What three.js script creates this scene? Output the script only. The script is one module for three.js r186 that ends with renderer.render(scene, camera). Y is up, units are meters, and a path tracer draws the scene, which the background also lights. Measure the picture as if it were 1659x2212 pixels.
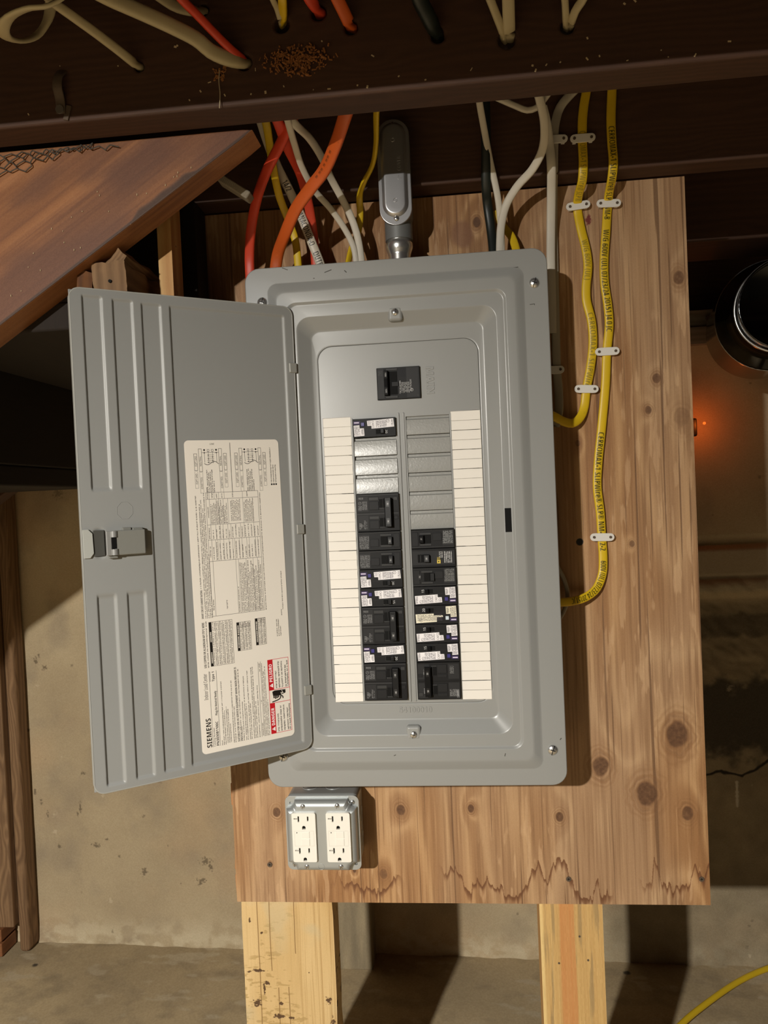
import * as THREE from 'three';
import { RoundedBoxGeometry } from 'three/addons/geometries/RoundedBoxGeometry.js';
import { TextGeometry } from 'three/addons/geometries/TextGeometry.js';
import { FontLoader } from 'three/addons/loaders/FontLoader.js';
import { mergeGeometries, toCreasedNormals } from 'three/addons/utils/BufferGeometryUtils.js';

// ---------------------------------------------------------------- camera, light, exposure
const scene = new THREE.Scene();
scene.background = new THREE.Color(0x000000);
const camera = new THREE.PerspectiveCamera(69.32, 1659 / 2212, 0.02, 20);
camera.position.set(0.0659, 0.0364, 0.9646);
camera.rotation.order = 'YXZ';
camera.rotation.set(-0.0199, 0.0945, -0.04457);
scene.add(camera);
const renderer = new THREE.WebGLRenderer({ antialias: true });
renderer.toneMapping = THREE.LinearToneMapping;
renderer.toneMappingExposure = 1.0;
renderer.shadowMap.enabled = true;
const LAMP = { position: [-0.71, 0.446, 1.91], color: [1.0, 0.955, 0.872], candela: 19.5 };
const GLOW = { position: [0.614, 0.160, -0.705], color: [1.0, 0.17, 0.02], candela: 0.009 };

// ---------------------------------------------------------------- helpers
const rgb = (r, g, b) => new THREE.Color().setRGB(r / 255, g / 255, b / 255, THREE.SRGBColorSpace);
const names = new Map();
function numbered(name) {
  const n = names.get(name) ?? 0; names.set(name, n + 1);
  return n ? name + '_' + String(n).padStart(3, '0') : name;
}
function put(o, parent) {
  o.traverse((m) => { if (m.isMesh) { m.castShadow = true; m.receiveShadow = true; } });
  parent.add(o); return o;
}
function mesh(name, geo, mat, parent) {
  const m = new THREE.Mesh(geo, mat); m.name = name; return put(m, parent);
}
function tag(o, label, category, group) {
  o.userData.label = label; o.userData.category = category; if (group) o.userData.group = group; return o;
}
function thing(name, label, category, position = [0, 0, 0], group) {
  const g = new THREE.Group(); g.name = numbered(name); g.position.set(...position); scene.add(g);
  return tag(g, label, category, group);
}
function single(name, geo, mat, label, category, group) {
  return tag(mesh(numbered(name), geo, mat, scene), label, category, group);
}
function struct(name, geo, mat, parent = scene) {
  const m = mesh(name, geo, mat, parent); if (parent === scene) m.userData.kind = 'structure'; return m;
}
const at = (g, x, y, z) => g.translate(x, y, z);
const box = (x0, x1, y0, y1, z0, z1) => at(new THREE.BoxGeometry(x1 - x0, y1 - y0, z1 - z0), (x0 + x1) / 2, (y0 + y1) / 2, (z0 + z1) / 2);
const rbox = (w, h, d, r = 0.001, s = 2) => new RoundedBoxGeometry(w, h, d, s, r);
const cyl = (r0, r1, h, s = 24) => new THREE.CylinderGeometry(r0, r1, h, s);
const merge = (list) => mergeGeometries(list.map((g) => { const n = g.index ? g.toNonIndexed() : g; for (const k of Object.keys(n.attributes)) if (!['position', 'normal', 'uv'].includes(k)) n.deleteAttribute(k); return n; }));

// seeded noise
function rng(seed) { let a = seed | 0; return () => { a = (a + 0x6d2b79f5) | 0; let t = Math.imul(a ^ (a >>> 15), 1 | a); t = (t + Math.imul(t ^ (t >>> 7), 61 | t)) ^ t; return ((t ^ (t >>> 14)) >>> 0) / 4294967296; }; }
const LAT = new Float32Array(1024 * 1024);
const hash0 = (x, y, s) => { let h = Math.imul(x, 374761393) + Math.imul(y, 668265263) + Math.imul(s, 1442695041); h = Math.imul(h ^ (h >>> 13), 1274126177); return ((h ^ (h >>> 16)) >>> 0) / 4294967296; };
for (let j = 0; j < 1024; j++) for (let i = 0; i < 1024; i++) LAT[j * 1024 + i] = hash0(i, j, 1);
const hash = (x, y, s) => LAT[((y + s * 613) & 1023) * 1024 + ((x + s * 277) & 1023)];
function vnoise(x, y, s = 0) {
  const xi = Math.floor(x), yi = Math.floor(y), fx = x - xi, fy = y - yi, u = fx * fx * (3 - 2 * fx), v = fy * fy * (3 - 2 * fy), X = xi + s * 277, Y = yi + s * 613;
  const r0 = (Y & 1023) * 1024, r1 = ((Y + 1) & 1023) * 1024, x0 = X & 1023, x1 = (X + 1) & 1023, a = LAT[r0 + x0], b = LAT[r0 + x1], c = LAT[r1 + x0], d = LAT[r1 + x1];
  return a + (b - a) * u + (c - a) * v + (a - b - c + d) * u * v;
}
function fbm(x, y, s = 0, o = 4) { let r = 0, a = 0.5, n = 0; for (let i = 0; i < o; i++) { r += a * vnoise(x, y, s + i * 17); n += a; a *= 0.5; x *= 2.03; y *= 2.03; } return r / n; }
const clamp = (x, a = 0, b = 1) => Math.min(b, Math.max(a, x));
const sstep = (a, b, x) => { const t = clamp((x - a) / (b - a)); return t * t * (3 - 2 * t); };
const mix3 = (a, b, t) => [a[0] + (b[0] - a[0]) * t, a[1] + (b[1] - a[1]) * t, a[2] + (b[2] - a[2]) * t];
function dataTex(w, h, fn, srgb = true) {
  const d = new Uint8Array(w * h * 4);
  for (let y = 0; y < h; y++) for (let x = 0; x < w; x++) { const c = fn(x, y), i = (y * w + x) * 4; d[i] = clamp(c[0], 0, 255); d[i + 1] = clamp(c[1], 0, 255); d[i + 2] = clamp(c[2], 0, 255); d[i + 3] = 255; }
  const t = new THREE.DataTexture(d, w, h); t.magFilter = THREE.LinearFilter; t.minFilter = THREE.LinearFilter; t.wrapS = t.wrapT = THREE.RepeatWrapping;
  if (srgb) t.colorSpace = THREE.SRGBColorSpace; t.needsUpdate = true; return t;
}
function canvasTex(w, h, draw) {
  const c = document.createElement('canvas'); c.width = w; c.height = h; const g = c.getContext('2d'); draw(g, w, h);
  const t = new THREE.CanvasTexture(c); t.colorSpace = THREE.SRGBColorSpace; return t;
}
const std = (color, roughness = 0.6, metalness = 0, extra = {}) => new THREE.MeshStandardMaterial({ color, roughness, metalness, ...extra });

const dull = (color, roughness, extra = {}) => new THREE.MeshPhysicalMaterial({ color, roughness, specularIntensity: 0.4, ...extra });
// uv in metres on axis-aligned boxes: v follows the grain axis
function uvGrain(geo, axis, su = 0.25, sv = 1, ou = 0, ov = 0) {
  const g = geo.index ? geo.toNonIndexed() : geo, p = g.attributes.position, n = g.attributes.normal, uv = new Float32Array(p.count * 2);
  for (let i = 0; i < p.count; i++) {
    const P = [p.getX(i), p.getY(i), p.getZ(i)], N = [Math.abs(n.getX(i)), Math.abs(n.getY(i)), Math.abs(n.getZ(i))];
    const face = N[0] > N[1] && N[0] > N[2] ? 0 : N[1] > N[2] ? 1 : 2, others = [0, 1, 2].filter((k) => k !== face);
    let along = axis, across;
    if (face === axis) { along = others[1]; across = others[0]; uv[i * 2] = P[across] / su + ou; uv[i * 2 + 1] = P[along] / su * 0.25 + ov; continue; }
    across = others.find((k) => k !== axis);
    uv[i * 2] = P[across] / su + ou + face * 0.37; uv[i * 2 + 1] = P[along] / sv + ov;
  }
  g.setAttribute('uv', new THREE.BufferAttribute(uv, 2)); return g;
}
// wood: u is 0.25 m across the grain, v is 1 m along it
function woodTex(light, dark, seed, o = {}) {
  const w = 256, h = 1024, MR = THREE.MirroredRepeatWrapping, ring = o.ring ?? 9, str = o.contrast ?? 1, fleck = o.fleck ?? 0;
  const T = dataTex(w, h, (x, y) => {
    const u = x / w, v = y / h, wob = 0.55 * (fbm(u * 3, v * 3, seed, 3) - 0.5) + 0.12 * (fbm(u * 9, v * 14, seed + 5, 2) - 0.5);
    const fold = 2 * Math.abs(((u + wob * 0.35) % 1 + 1) % 1 - 0.5);
    let t = 0.5 + 0.5 * Math.sin((fold + wob) * ring * 6.283);
    t = t * (o.sine ?? 0.5) + (0.5 - (o.sine ?? 0.5)) * 0.5 + 0.35 * fbm(u * 60, v * 5, seed + 9, 3) + 0.3 * (fbm(u * 4, v * 6, seed + 21, 3) - 0.3);
    const fine = (hash(x, y >> 3, seed) - 0.5) * 0.12;
    let c = mix3(light, dark, clamp((t + fine) * str));
    if (fleck && vnoise(u * 90, v * 260, seed + 31) > 1 - fleck) c = mix3(c, [60, 42, 26], 0.55);
    return c;
  });
  T.wrapS = T.wrapT = MR; return T;
}
// rounded-rectangle ring with a fixed number of points
function ring(hw, hh, r, cs = 7, cx = 0, cy = 0) {
  const pts = [];
  for (const [sx, sy, a0] of [[1, 1, 0], [-1, 1, Math.PI / 2], [-1, -1, Math.PI], [1, -1, Math.PI * 1.5]])
    for (let i = 0; i <= cs; i++) { const a = a0 + (i / cs) * Math.PI / 2; pts.push([cx + sx * (hw - r) + Math.cos(a) * r, cy + sy * (hh - r) + Math.sin(a) * r]); }
  return pts;
}
function loft(rings) { // [[points], z] from outside in, faces towards +z
  const n = rings[0][0].length, pos = [], idx = [];
  for (const [pts, z] of rings) for (const [x, y] of pts) pos.push(x, y, z);
  for (let k = 0; k + 1 < rings.length; k++) for (let i = 0; i < n; i++) {
    const j = (i + 1) % n, a = k * n + i, b = k * n + j, c = (k + 1) * n + i, d = (k + 1) * n + j; idx.push(a, b, c, b, d, c);
  }
  const g = new THREE.BufferGeometry(); g.setAttribute('position', new THREE.Float32BufferAttribute(pos, 3)); g.setIndex(idx);
  g.setAttribute('uv', new THREE.Float32BufferAttribute(new Float32Array(pos.length / 3 * 2).map((_, i) => pos[Math.floor(i / 2) * 3 + (i % 2)] * 8), 2));
  g.computeVertexNormals(); return g;
}
function rrShape(hw, hh, r, cx = 0, cy = 0, Kind = THREE.Shape) {
  const s = new Kind(); s.moveTo(cx - hw + r, cy - hh); s.lineTo(cx + hw - r, cy - hh); s.absarc(cx + hw - r, cy - hh + r, r, -Math.PI / 2, 0); s.lineTo(cx + hw, cy + hh - r); s.absarc(cx + hw - r, cy + hh - r, r, 0, Math.PI / 2);
  s.lineTo(cx - hw + r, cy + hh); s.absarc(cx - hw + r, cy + hh - r, r, Math.PI / 2, Math.PI); s.lineTo(cx - hw, cy - hh + r); s.absarc(cx - hw + r, cy - hh + r, r, Math.PI, Math.PI * 1.5); return s;
}
const extrude = (shape, depth, bevel = 0, o = {}) => new THREE.ExtrudeGeometry(shape, { depth, bevelEnabled: bevel > 0, bevelSize: bevel, bevelThickness: bevel, bevelSegments: 3, curveSegments: 10, ...o });
// a flat or round cable along points; v runs along it, the front face is u 0..0.5
function sweep(points, w, t, o = {}) {
  const curve = new THREE.CatmullRomCurve3(points.map((p) => new THREE.Vector3(...p)), false, 'centripetal'), L = curve.getLength(), n = Math.max(12, Math.ceil(L / (o.step ?? 0.006))), k = o.sides ?? 14;
  const pos = [], nor = [], uv = [], idx = [], T = new THREE.Vector3(), N = new THREE.Vector3(), B = new THREE.Vector3(), up = new THREE.Vector3(...(o.normal ?? [0, 0, 1])), e = w === t ? 1 : 0.6;
  for (let i = 0; i <= n; i++) {
    const c = curve.getPointAt(i / n); curve.getTangentAt(i / n, T);
    const u2 = o.twist ? up.clone().applyAxisAngle(T, o.twist(i / n)) : up;
    N.copy(u2).addScaledVector(T, -u2.dot(T)).normalize(); B.crossVectors(T, N);
    for (let j = 0; j <= k; j++) {
      const a = (j / k) * Math.PI * 2, ca = Math.cos(a), sa = Math.sin(a), x = Math.sign(ca) * Math.abs(ca) ** e * w / 2, y = Math.sign(sa) * Math.abs(sa) ** e * t / 2;
      pos.push(c.x + B.x * x + N.x * y, c.y + B.y * x + N.y * y, c.z + B.z * x + N.z * y);
      const nx = ca * (t / w) ** 0.6, ny = sa, l = Math.hypot(nx, ny) || 1; nor.push((B.x * nx + N.x * ny) / l, (B.y * nx + N.y * ny) / l, (B.z * nx + N.z * ny) / l);
      uv.push(i / n, j / k);
    }
  }
  for (let i = 0; i < n; i++) for (let j = 0; j < k; j++) { const a = i * (k + 1) + j, b = a + 1, c = a + k + 1, d = c + 1; idx.push(a, c, b, b, c, d); }
  for (const [base, dir] of [[0, 1], [n * (k + 1), -1]]) for (let j = 1; j + 1 < k; j++) dir > 0 ? idx.push(base, base + j, base + j + 1) : idx.push(base, base + j + 1, base + j);
  const g = new THREE.BufferGeometry(); g.setAttribute('position', new THREE.Float32BufferAttribute(pos, 3)); g.setAttribute('normal', new THREE.Float32BufferAttribute(nor, 3)); g.setAttribute('uv', new THREE.Float32BufferAttribute(uv, 2)); g.setIndex(idx);
  g.userData = { length: L }; return g;
}
const font = await new FontLoader().loadAsync('fonts/droid/droid_sans_bold.typeface.json');
function embossed(text, size, depth = 0.0006) { const g = new TextGeometry(text, { font, size, depth, curveSegments: 3, bevelEnabled: true, bevelSize: size * 0.03, bevelThickness: depth * 0.5, bevelSegments: 1 }); g.computeBoundingBox(); g.center(); return g; }

// ---------------------------------------------------------------- materials
const M = {
  paint: new THREE.MeshPhysicalMaterial({ color: rgb(146, 147, 145), roughness: 0.36, clearcoat: 0.25, clearcoatRoughness: 0.22 }),
  doorPaint: new THREE.MeshPhysicalMaterial({ color: rgb(146, 147, 145), roughness: 0.45, clearcoat: 0.12, clearcoatRoughness: 0.3 }),
  chrome: std(rgb(222, 222, 220), 0.27, 0.9), galv: std(rgb(176, 180, 180), 0.42, 0.55), cast: std(rgb(190, 190, 192), 0.34, 0.85), greyCast: std(rgb(120, 122, 122), 0.5, 0.3),
  black: dull(rgb(20, 20, 21), 0.42), blackDeep: dull(rgb(7, 7, 7), 0.7), blackSoft: dull(rgb(34, 34, 35), 0.5), ridge: dull(rgb(58, 58, 58), 0.45),
  paper: std(rgb(238, 233, 224), 0.6), paperEdge: std(rgb(205, 198, 188), 0.7), white: new THREE.MeshPhysicalMaterial({ color: rgb(240, 236, 226), roughness: 0.3, clearcoat: 0.2 }), staple: std(rgb(226, 222, 214), 0.45),
  blue: std(rgb(52, 46, 120), 0.4), paleBlue: std(rgb(206, 220, 228), 0.4), rust: std(rgb(96, 82, 68), 0.7, 0.35),
  yellow: std(rgb(222, 186, 34), 0.42), orange: std(rgb(206, 92, 34), 0.42), red: std(rgb(212, 70, 44), 0.45), whiteCable: std(rgb(206, 198, 182), 0.5), greyCable: std(rgb(170, 162, 146), 0.55), blackCable: std(rgb(26, 32, 28), 0.4), tanCable: std(rgb(186, 172, 136), 0.55),
};
const TJ = woodTex([86, 58, 42], [54, 34, 23], 3, { contrast: 0.85, sine: 0.25 });
const TS = woodTex([160, 106, 66], [116, 72, 42], 11, { contrast: 0.95, sine: 0.14, ring: 5 });
const TP = woodTex([214, 182, 116], [172, 132, 70], 23, { contrast: 0.85, ring: 6, fleck: 0.05 });
const TR = woodTex([216, 178, 118], [170, 116, 62], 37, { contrast: 0.95, ring: 5, fleck: 0.02 });
const TG = woodTex([150, 140, 122], [110, 100, 86], 51, { contrast: 0.8 });
const TB = woodTex([150, 118, 84], [96, 70, 46], 57, { contrast: 0.95 });
M.joist = std(0xffffff, 0.72, 0, { map: TJ, bumpMap: TJ, bumpScale: 0.0008 });
const TSB = dataTex(384, 1536, (px, py) => { // stringer board: 0.3 m across, 1.2 m along
  const a = px / 384 * 0.3, l = py / 1536 * 1.2; let c = mix3([160, 106, 62], [128, 80, 44], clamp(fbm(a * 60 + 1.5 * fbm(l * 3, a * 9, 501, 2), l * 3.2, 503, 4) * 2.2 - 0.6));
  c = mix3(c, [104, 62, 36], 0.7 * clamp((fbm(a * 300, l * 6, 505, 3) - 0.48) * 2.4)); c = mix3(c, [98, 62, 44], 0.8 * sstep(0.48, 0.66, fbm(a * 9, l * 4, 507, 4))); c = mix3(c, [176, 120, 76], 0.5 * sstep(0.58, 0.7, fbm(a * 14, l * 7, 509, 3)));
  const e = 0.004 + 0.010 * fbm(l * 22, 1, 511, 3) * sstep(0.45, 0.6, fbm(l * 9, 4, 513, 2)); c = mix3(c, [58, 38, 26], 0.8 * (1 - sstep(e * 0.5, e, a - 0.004)));
  for (const [x, y, r] of [[0.07, 0.35, 0.004], [0.13, 0.55, 0.006], [0.10, 0.78, 0.004], [0.05, 0.86, 0.003], [0.17, 0.42, 0.005], [0.06, 0.60, 0.003], [0.03, 0.68, 0.004], [0.15, 0.86, 0.006], [0.11, 0.2, 0.005]]) { const d = Math.hypot(a - x, (l - y) * 0.7); if (d < r * 2) c = mix3(c, [56, 38, 28], 0.8 * (1 - sstep(r * 0.4, r, d + r * 1.2 * (fbm(a * 300, l * 300, 515, 2) - 0.5)))); }
  const g = (hash(px, py >> 1, 4) - 0.5) * 9; return [c[0] + g, c[1] + g, c[2] + g];
}); TSB.wrapS = TSB.wrapT = THREE.MirroredRepeatWrapping;
M.stringer = std(0xffffff, 0.6, 0, { map: TSB, bumpMap: TSB, bumpScale: 0.0006 }); M.block = std(0xffffff, 0.7, 0, { map: TS }); M.oldWood = std(0xffffff, 0.85, 0, { map: woodTex([38, 28, 21], [26, 19, 14], 61, { sine: 0.2 }) });
M.postPale = std(0xffffff, 0.7, 0, { map: TP, bumpMap: TP, bumpScale: 0.0015 });
M.postRed = std(0xffffff, 0.65, 0, { map: TR, bumpMap: TR, bumpScale: 0.0008 });
M.greyWood = std(0xffffff, 0.85, 0, { map: TG, bumpMap: TG, bumpScale: 0.001 });
M.rough = std(0xffffff, 0.8, 0, { map: TB, bumpMap: TB, bumpScale: 0.001 });
// ---------------------------------------------------------------- the room
const FLOOR = -1.052;
const blot = (x, y, cx, cy, rx, ry, s) => { const d = Math.hypot((x - cx) / rx, (y - cy) / ry) + 0.9 * (fbm(x * 40, y * 40, s, 3) - 0.5); return 1 - sstep(0.6, 1.1, d); };
const EMPTY = [], buckets = (list, pad) => { const m = new Map(), k = (i, j) => i * 4096 + j; for (const s of list) for (let i = Math.floor((s[0] - pad) * 25); i <= Math.floor((s[0] + pad) * 25); i++) for (let j = Math.floor((s[1] - pad) * 25); j <= Math.floor((s[1] + pad) * 25); j++) { if (!m.has(k(i, j))) m.set(k(i, j), []); m.get(k(i, j)).push(s); } return (x, y) => m.get(k(Math.floor(x * 25), Math.floor(y * 25))) ?? EMPTY; };
const segd = (x, y, ax, ay, bx, by) => { const vx = bx - ax, vy = by - ay, t = clamp(((x - ax) * vx + (y - ay) * vy) / (vx * vx + vy * vy)); return Math.hypot(x - ax - vx * t, y - ay - vy * t); };
{ // concrete: floor
  const spots = rng(77), list = Array.from({ length: 46 }, () => [spots() * 3.4 - 1.7, spots() * 1.3 - 0.8, 0.004 + spots() * 0.007, 0.4 + spots() * 0.6]), nearSpots = buckets(list, 0.02);
  const T = dataTex(1280, 832, (px, py) => {
    const x = px / 1280 * 3.4 - 1.7, z = py / 832 * 2.2 - 1.0, n = fbm(x * 4, z * 4, 5, 5), m = fbm(x * 22, z * 30, 9, 4);
    let c = mix3([150, 133, 104], [194, 173, 136], clamp(n * 1.5 - 0.25)); c = mix3(c, [124, 111, 90], clamp((m - 0.5) * 1.3));
    c = mix3(c, [186, 172, 146], 0.6 * sstep(0.66, 0.78, fbm(x * 16, z * 38, 13, 3)));
    for (const [sx, sz, r, k] of nearSpots(x, z)) { const d = Math.hypot(x - sx, (z - sz) * 1.2); if (d < r * 1.6) c = mix3(c, [62, 54, 44], k * (1 - sstep(r * 0.6, r * 1.5, d + 0.004 * (fbm(x * 120, z * 120, 3, 2) - 0.5)))); }
    const g = (hash(px, py, 4) - 0.5) * 14; return [c[0] + g, c[1] + g, c[2] + g];
  });
  const g = new THREE.BoxGeometry(6.2, 0.2, 6.2), p = g.attributes.position, uv = g.attributes.uv;
  for (let i = 0; i < p.count; i++) uv.setXY(i, (p.getX(i) + 1.7) / 3.4, (p.getZ(i) + 2.1 + 1.0) / 2.2);
  const f = struct('floor', g, std(0xffffff, 0.85, 0, { map: T, bumpMap: T, bumpScale: 0.0015 })); f.position.set(0, FLOOR - 0.1, 2.1); f.rotation.z = -0.0216;
}
{ // concrete: back wall, one poured face with a groove, a broken mortar ledge and bared gravel towards the right
  const X0 = -1.75, X1 = 1.75, Y0 = -1.15, Y1 = 0.346;
  const R = rng(5), list = Array.from({ length: 170 }, () => [R() * 2.6 - 1.3, R() * 1.4 - 1.05, 0.002 + R() * R() * 0.012, R()]), nearSpots = buckets(list, 0.032);
  const stains = [[-0.981,-0.331,0.004,0.010],[-0.959,-0.348,0.006,0.005],[-0.972,-0.318,0.002,0.006],[-0.874,-0.612,0.006,0.004],[-1.0,-0.655,0.003,0.008],[-0.985,-0.68,0.004,0.006],[-0.969,-0.712,0.003,0.010],[-0.884,-0.695,0.004,0.014],[-0.892,-0.715,0.003,0.006],[-0.85,-0.79,0.009,0.006],[-0.82,-0.775,0.005,0.003],[-0.945,-0.795,0.004,0.008],[-0.572,-0.83,0.014,0.009],[-0.56,-0.845,0.006,0.008],[-0.585,-0.878,0.010,0.008],[-0.73,-0.855,0.008,0.010],[-1.012,-0.505,0.006,0.007],[-0.79,-0.82,0.004,0.004],[-0.54,-0.64,0.002,0.005],[-0.895,-0.91,0.003,0.003]].map(([x, y, rx, ry]) => [x, y, rx, ry]), nearStain = buckets(stains, 0.03);
  const cracks = [[0.60, -0.63, 0.645, -0.622], [0.645, -0.622, 0.69, -0.632], [0.69, -0.632, 0.745, -0.598], [0.745, -0.598, 0.83, -0.55]];
  const T = dataTex(2048, 1024, (px, py) => {
    const x = X0 + px / 2048 * (X1 - X0), y = Y0 + py / 1024 * (Y1 - Y0), n = fbm(x * 3.2, y * 3.2, 41, 5), m = fbm(x * 13, y * 11, 43, 4);
    let c = mix3([168, 150, 120], [206, 188, 154], clamp(n * 1.7 - 0.35)); c = mix3(c, [146, 132, 112], clamp((m - 0.52) * 1.6)); c = mix3(c, [196, 164, 126], clamp((fbm(x * 5, y * 7, 47, 3) - 0.5) * 1.4));
    const foot = y + 1.045 + 0.021 * x; c = mix3(c, [204, 190, 160], 0.75 * sstep(0.055 + 0.05 * fbm(x * 9, 1, 3, 3), 0.0, foot) * sstep(0.3, 0.6, fbm(x * 40, y * 50, 8, 3)));
    const right = sstep(0.30, 0.42, x);
    if (right > 0) { c = mix3(c, [118, 106, 84], 0.75 * right * sstep(-0.22, -0.25, y) * (0.5 + 0.5 * fbm(x * 30, y * 30, 15, 3)));
    c = mix3(c, [78, 70, 58], right * blot(x, y, 0.66, -0.5, 0.3, 0.10, 61)); c = mix3(c, [92, 82, 66], right * 0.7 * blot(x, y, 0.70, -0.29, 0.3, 0.03, 62));
    c = mix3(c, [168, 158, 138], right * 0.5 * sstep(-0.112, -0.118, y) * sstep(-0.215, -0.205, y)); }
    if (x > 0.0 && x < 0.34) c = mix3(c, [206, 196, 176], 0.28 * sstep(0.6, 0.8, fbm(x * 60, y * 5, 91, 3)) * sstep(-0.95, -0.8, y));
    for (const [sx, sy, r, k] of nearSpots(x, y)) { const d = Math.hypot(x - sx, y - sy); if (d < r * 2.2) c = mix3(c, k > 0.3 ? [104, 91, 72] : [206, 190, 162], 0.5 * (1 - sstep(r * 0.2, r * 1.3, d + r * 2.4 * (fbm(x * 240, y * 240, 3, 3) - 0.45)))); }
    for (const [sx, sy, rx, ry] of nearStain(x, y)) c = mix3(c, [100, 87, 68], 0.7 * (1 - sstep(0.4, 0.95, Math.hypot((x - sx) / rx, (y - sy) / ry) * 0.75 + 2.2 * (fbm(x * 260, y * 260, 33, 3) - 0.42))));
    if (x > 0.59 && x < 0.85 && y < -0.53 && y > -0.72) for (const [ax, ay, bx, by] of cracks) { const d = segd(x + 0.008 * (fbm(x * 60, y * 60, 2, 2) - 0.5), y + 0.008 * (fbm(x * 60, y * 60, 7, 2) - 0.5), ax, ay, bx, by); if (d < 0.006) c = mix3(c, [44, 38, 30], 1 - sstep(0.0008, 0.0045, d)); }
    { const d = segd(x, y, 0.677, -0.645, 0.676, -0.70); if (d < 0.006) c = mix3(c, [214, 206, 188], 0.9 * (1 - sstep(0.002, 0.0042, d + 0.002 * (vnoise(y * 220, 1, 3) - 0.5)))); }
    const g = (hash(px, py, 4) - 0.5) * 12; return [c[0] + g, c[1] + g, c[2] + g];
  });
  T.wrapS = T.wrapT = THREE.ClampToEdgeWrapping;
  const nx = 420, ny = 260, pos = [], uv = [], idx = [];
  for (let j = 0; j <= ny; j++) for (let i = 0; i <= nx; i++) {
    const u = i / nx, v = j / ny, x = X0 + u * (X1 - X0), y = Y0 + v * (Y1 - Y0), right = sstep(0.30, 0.40, x);
    let h = 0.006 * (fbm(x * 5, y * 5, 71, 4) - 0.5);
    h -= right * 0.012 * (1 - sstep(0.004, 0.009, Math.abs(y + 0.098 - 0.01 * (x - 0.63))));
    h += right * 0.010 * sstep(-0.109, -0.115, y) * sstep(-0.178, -0.172, y);
    h += right * (0.02 * fbm(x * 38, y * 60, 73, 3) + 0.006) * (1 - sstep(0.012, 0.026, Math.abs(y + 0.2))) * sstep(0.35, 0.55, fbm(x * 20, y * 34, 79, 2) + 0.2);
    h += right * 0.012 * (fbm(x * 70, y * 70, 83, 3) - 0.5) * sstep(-0.225, -0.24, y) * sstep(-0.43, -0.38, y);
    h += 0.010 * sstep(0.05, 0.0, y + 1.048 + 0.021 * x) * fbm(x * 26, y * 20, 87, 3);
    pos.push(x, y, -0.768 + h); uv.push(u, v);
  }
  for (let j = 0; j < ny; j++) for (let i = 0; i < nx; i++) { const a = j * (nx + 1) + i, b = a + 1, c = a + nx + 1, d = c + 1; idx.push(a, b, c, b, d, c); }
  const g = new THREE.BufferGeometry(); g.setAttribute('position', new THREE.Float32BufferAttribute(pos, 3)); g.setAttribute('uv', new THREE.Float32BufferAttribute(uv, 2)); g.setIndex(idx); g.computeVertexNormals();
  const mat = std(0xffffff, 0.9, 0, { map: T, bumpMap: T, bumpScale: 0.002 });
  const wall = new THREE.Group(); wall.name = 'wall_back'; wall.userData.kind = 'structure'; scene.add(wall);
  mesh('wall_face', g, mat, wall);
  mesh('wall_core', box(-2.9, 2.9, Y0, Y1 - 0.002, -0.97, -0.782), std(rgb(150, 138, 112), 0.9), wall);
  mesh('sill_board', uvGrain(box(-2.9, 2.9, 0.3465, 0.384, -0.97, -0.752), 0), M.greyWood, wall);
  mesh('sill_board', uvGrain(box(-2.9, 2.9, 0.3855, 0.4225, -0.97, -0.758), 0, 0.25, 1, 0.4, 0.3), M.greyWood, wall);
  mesh('sill_plate', uvGrain(box(-2.9, 2.9, 0.424, 0.66, -0.97, -0.80), 0), M.joist, wall);
  for (const [x, y, z] of [[0.648, 0.403, -0.757], [0.652, 0.367, -0.751], [0.674, 0.366, -0.751], [0.70, 0.404, -0.757]]) mesh('nail_head', at(cyl(0.006, 0.006, 0.003, 14).rotateX(Math.PI / 2), x, y, z), M.rust, wall);
}
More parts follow.
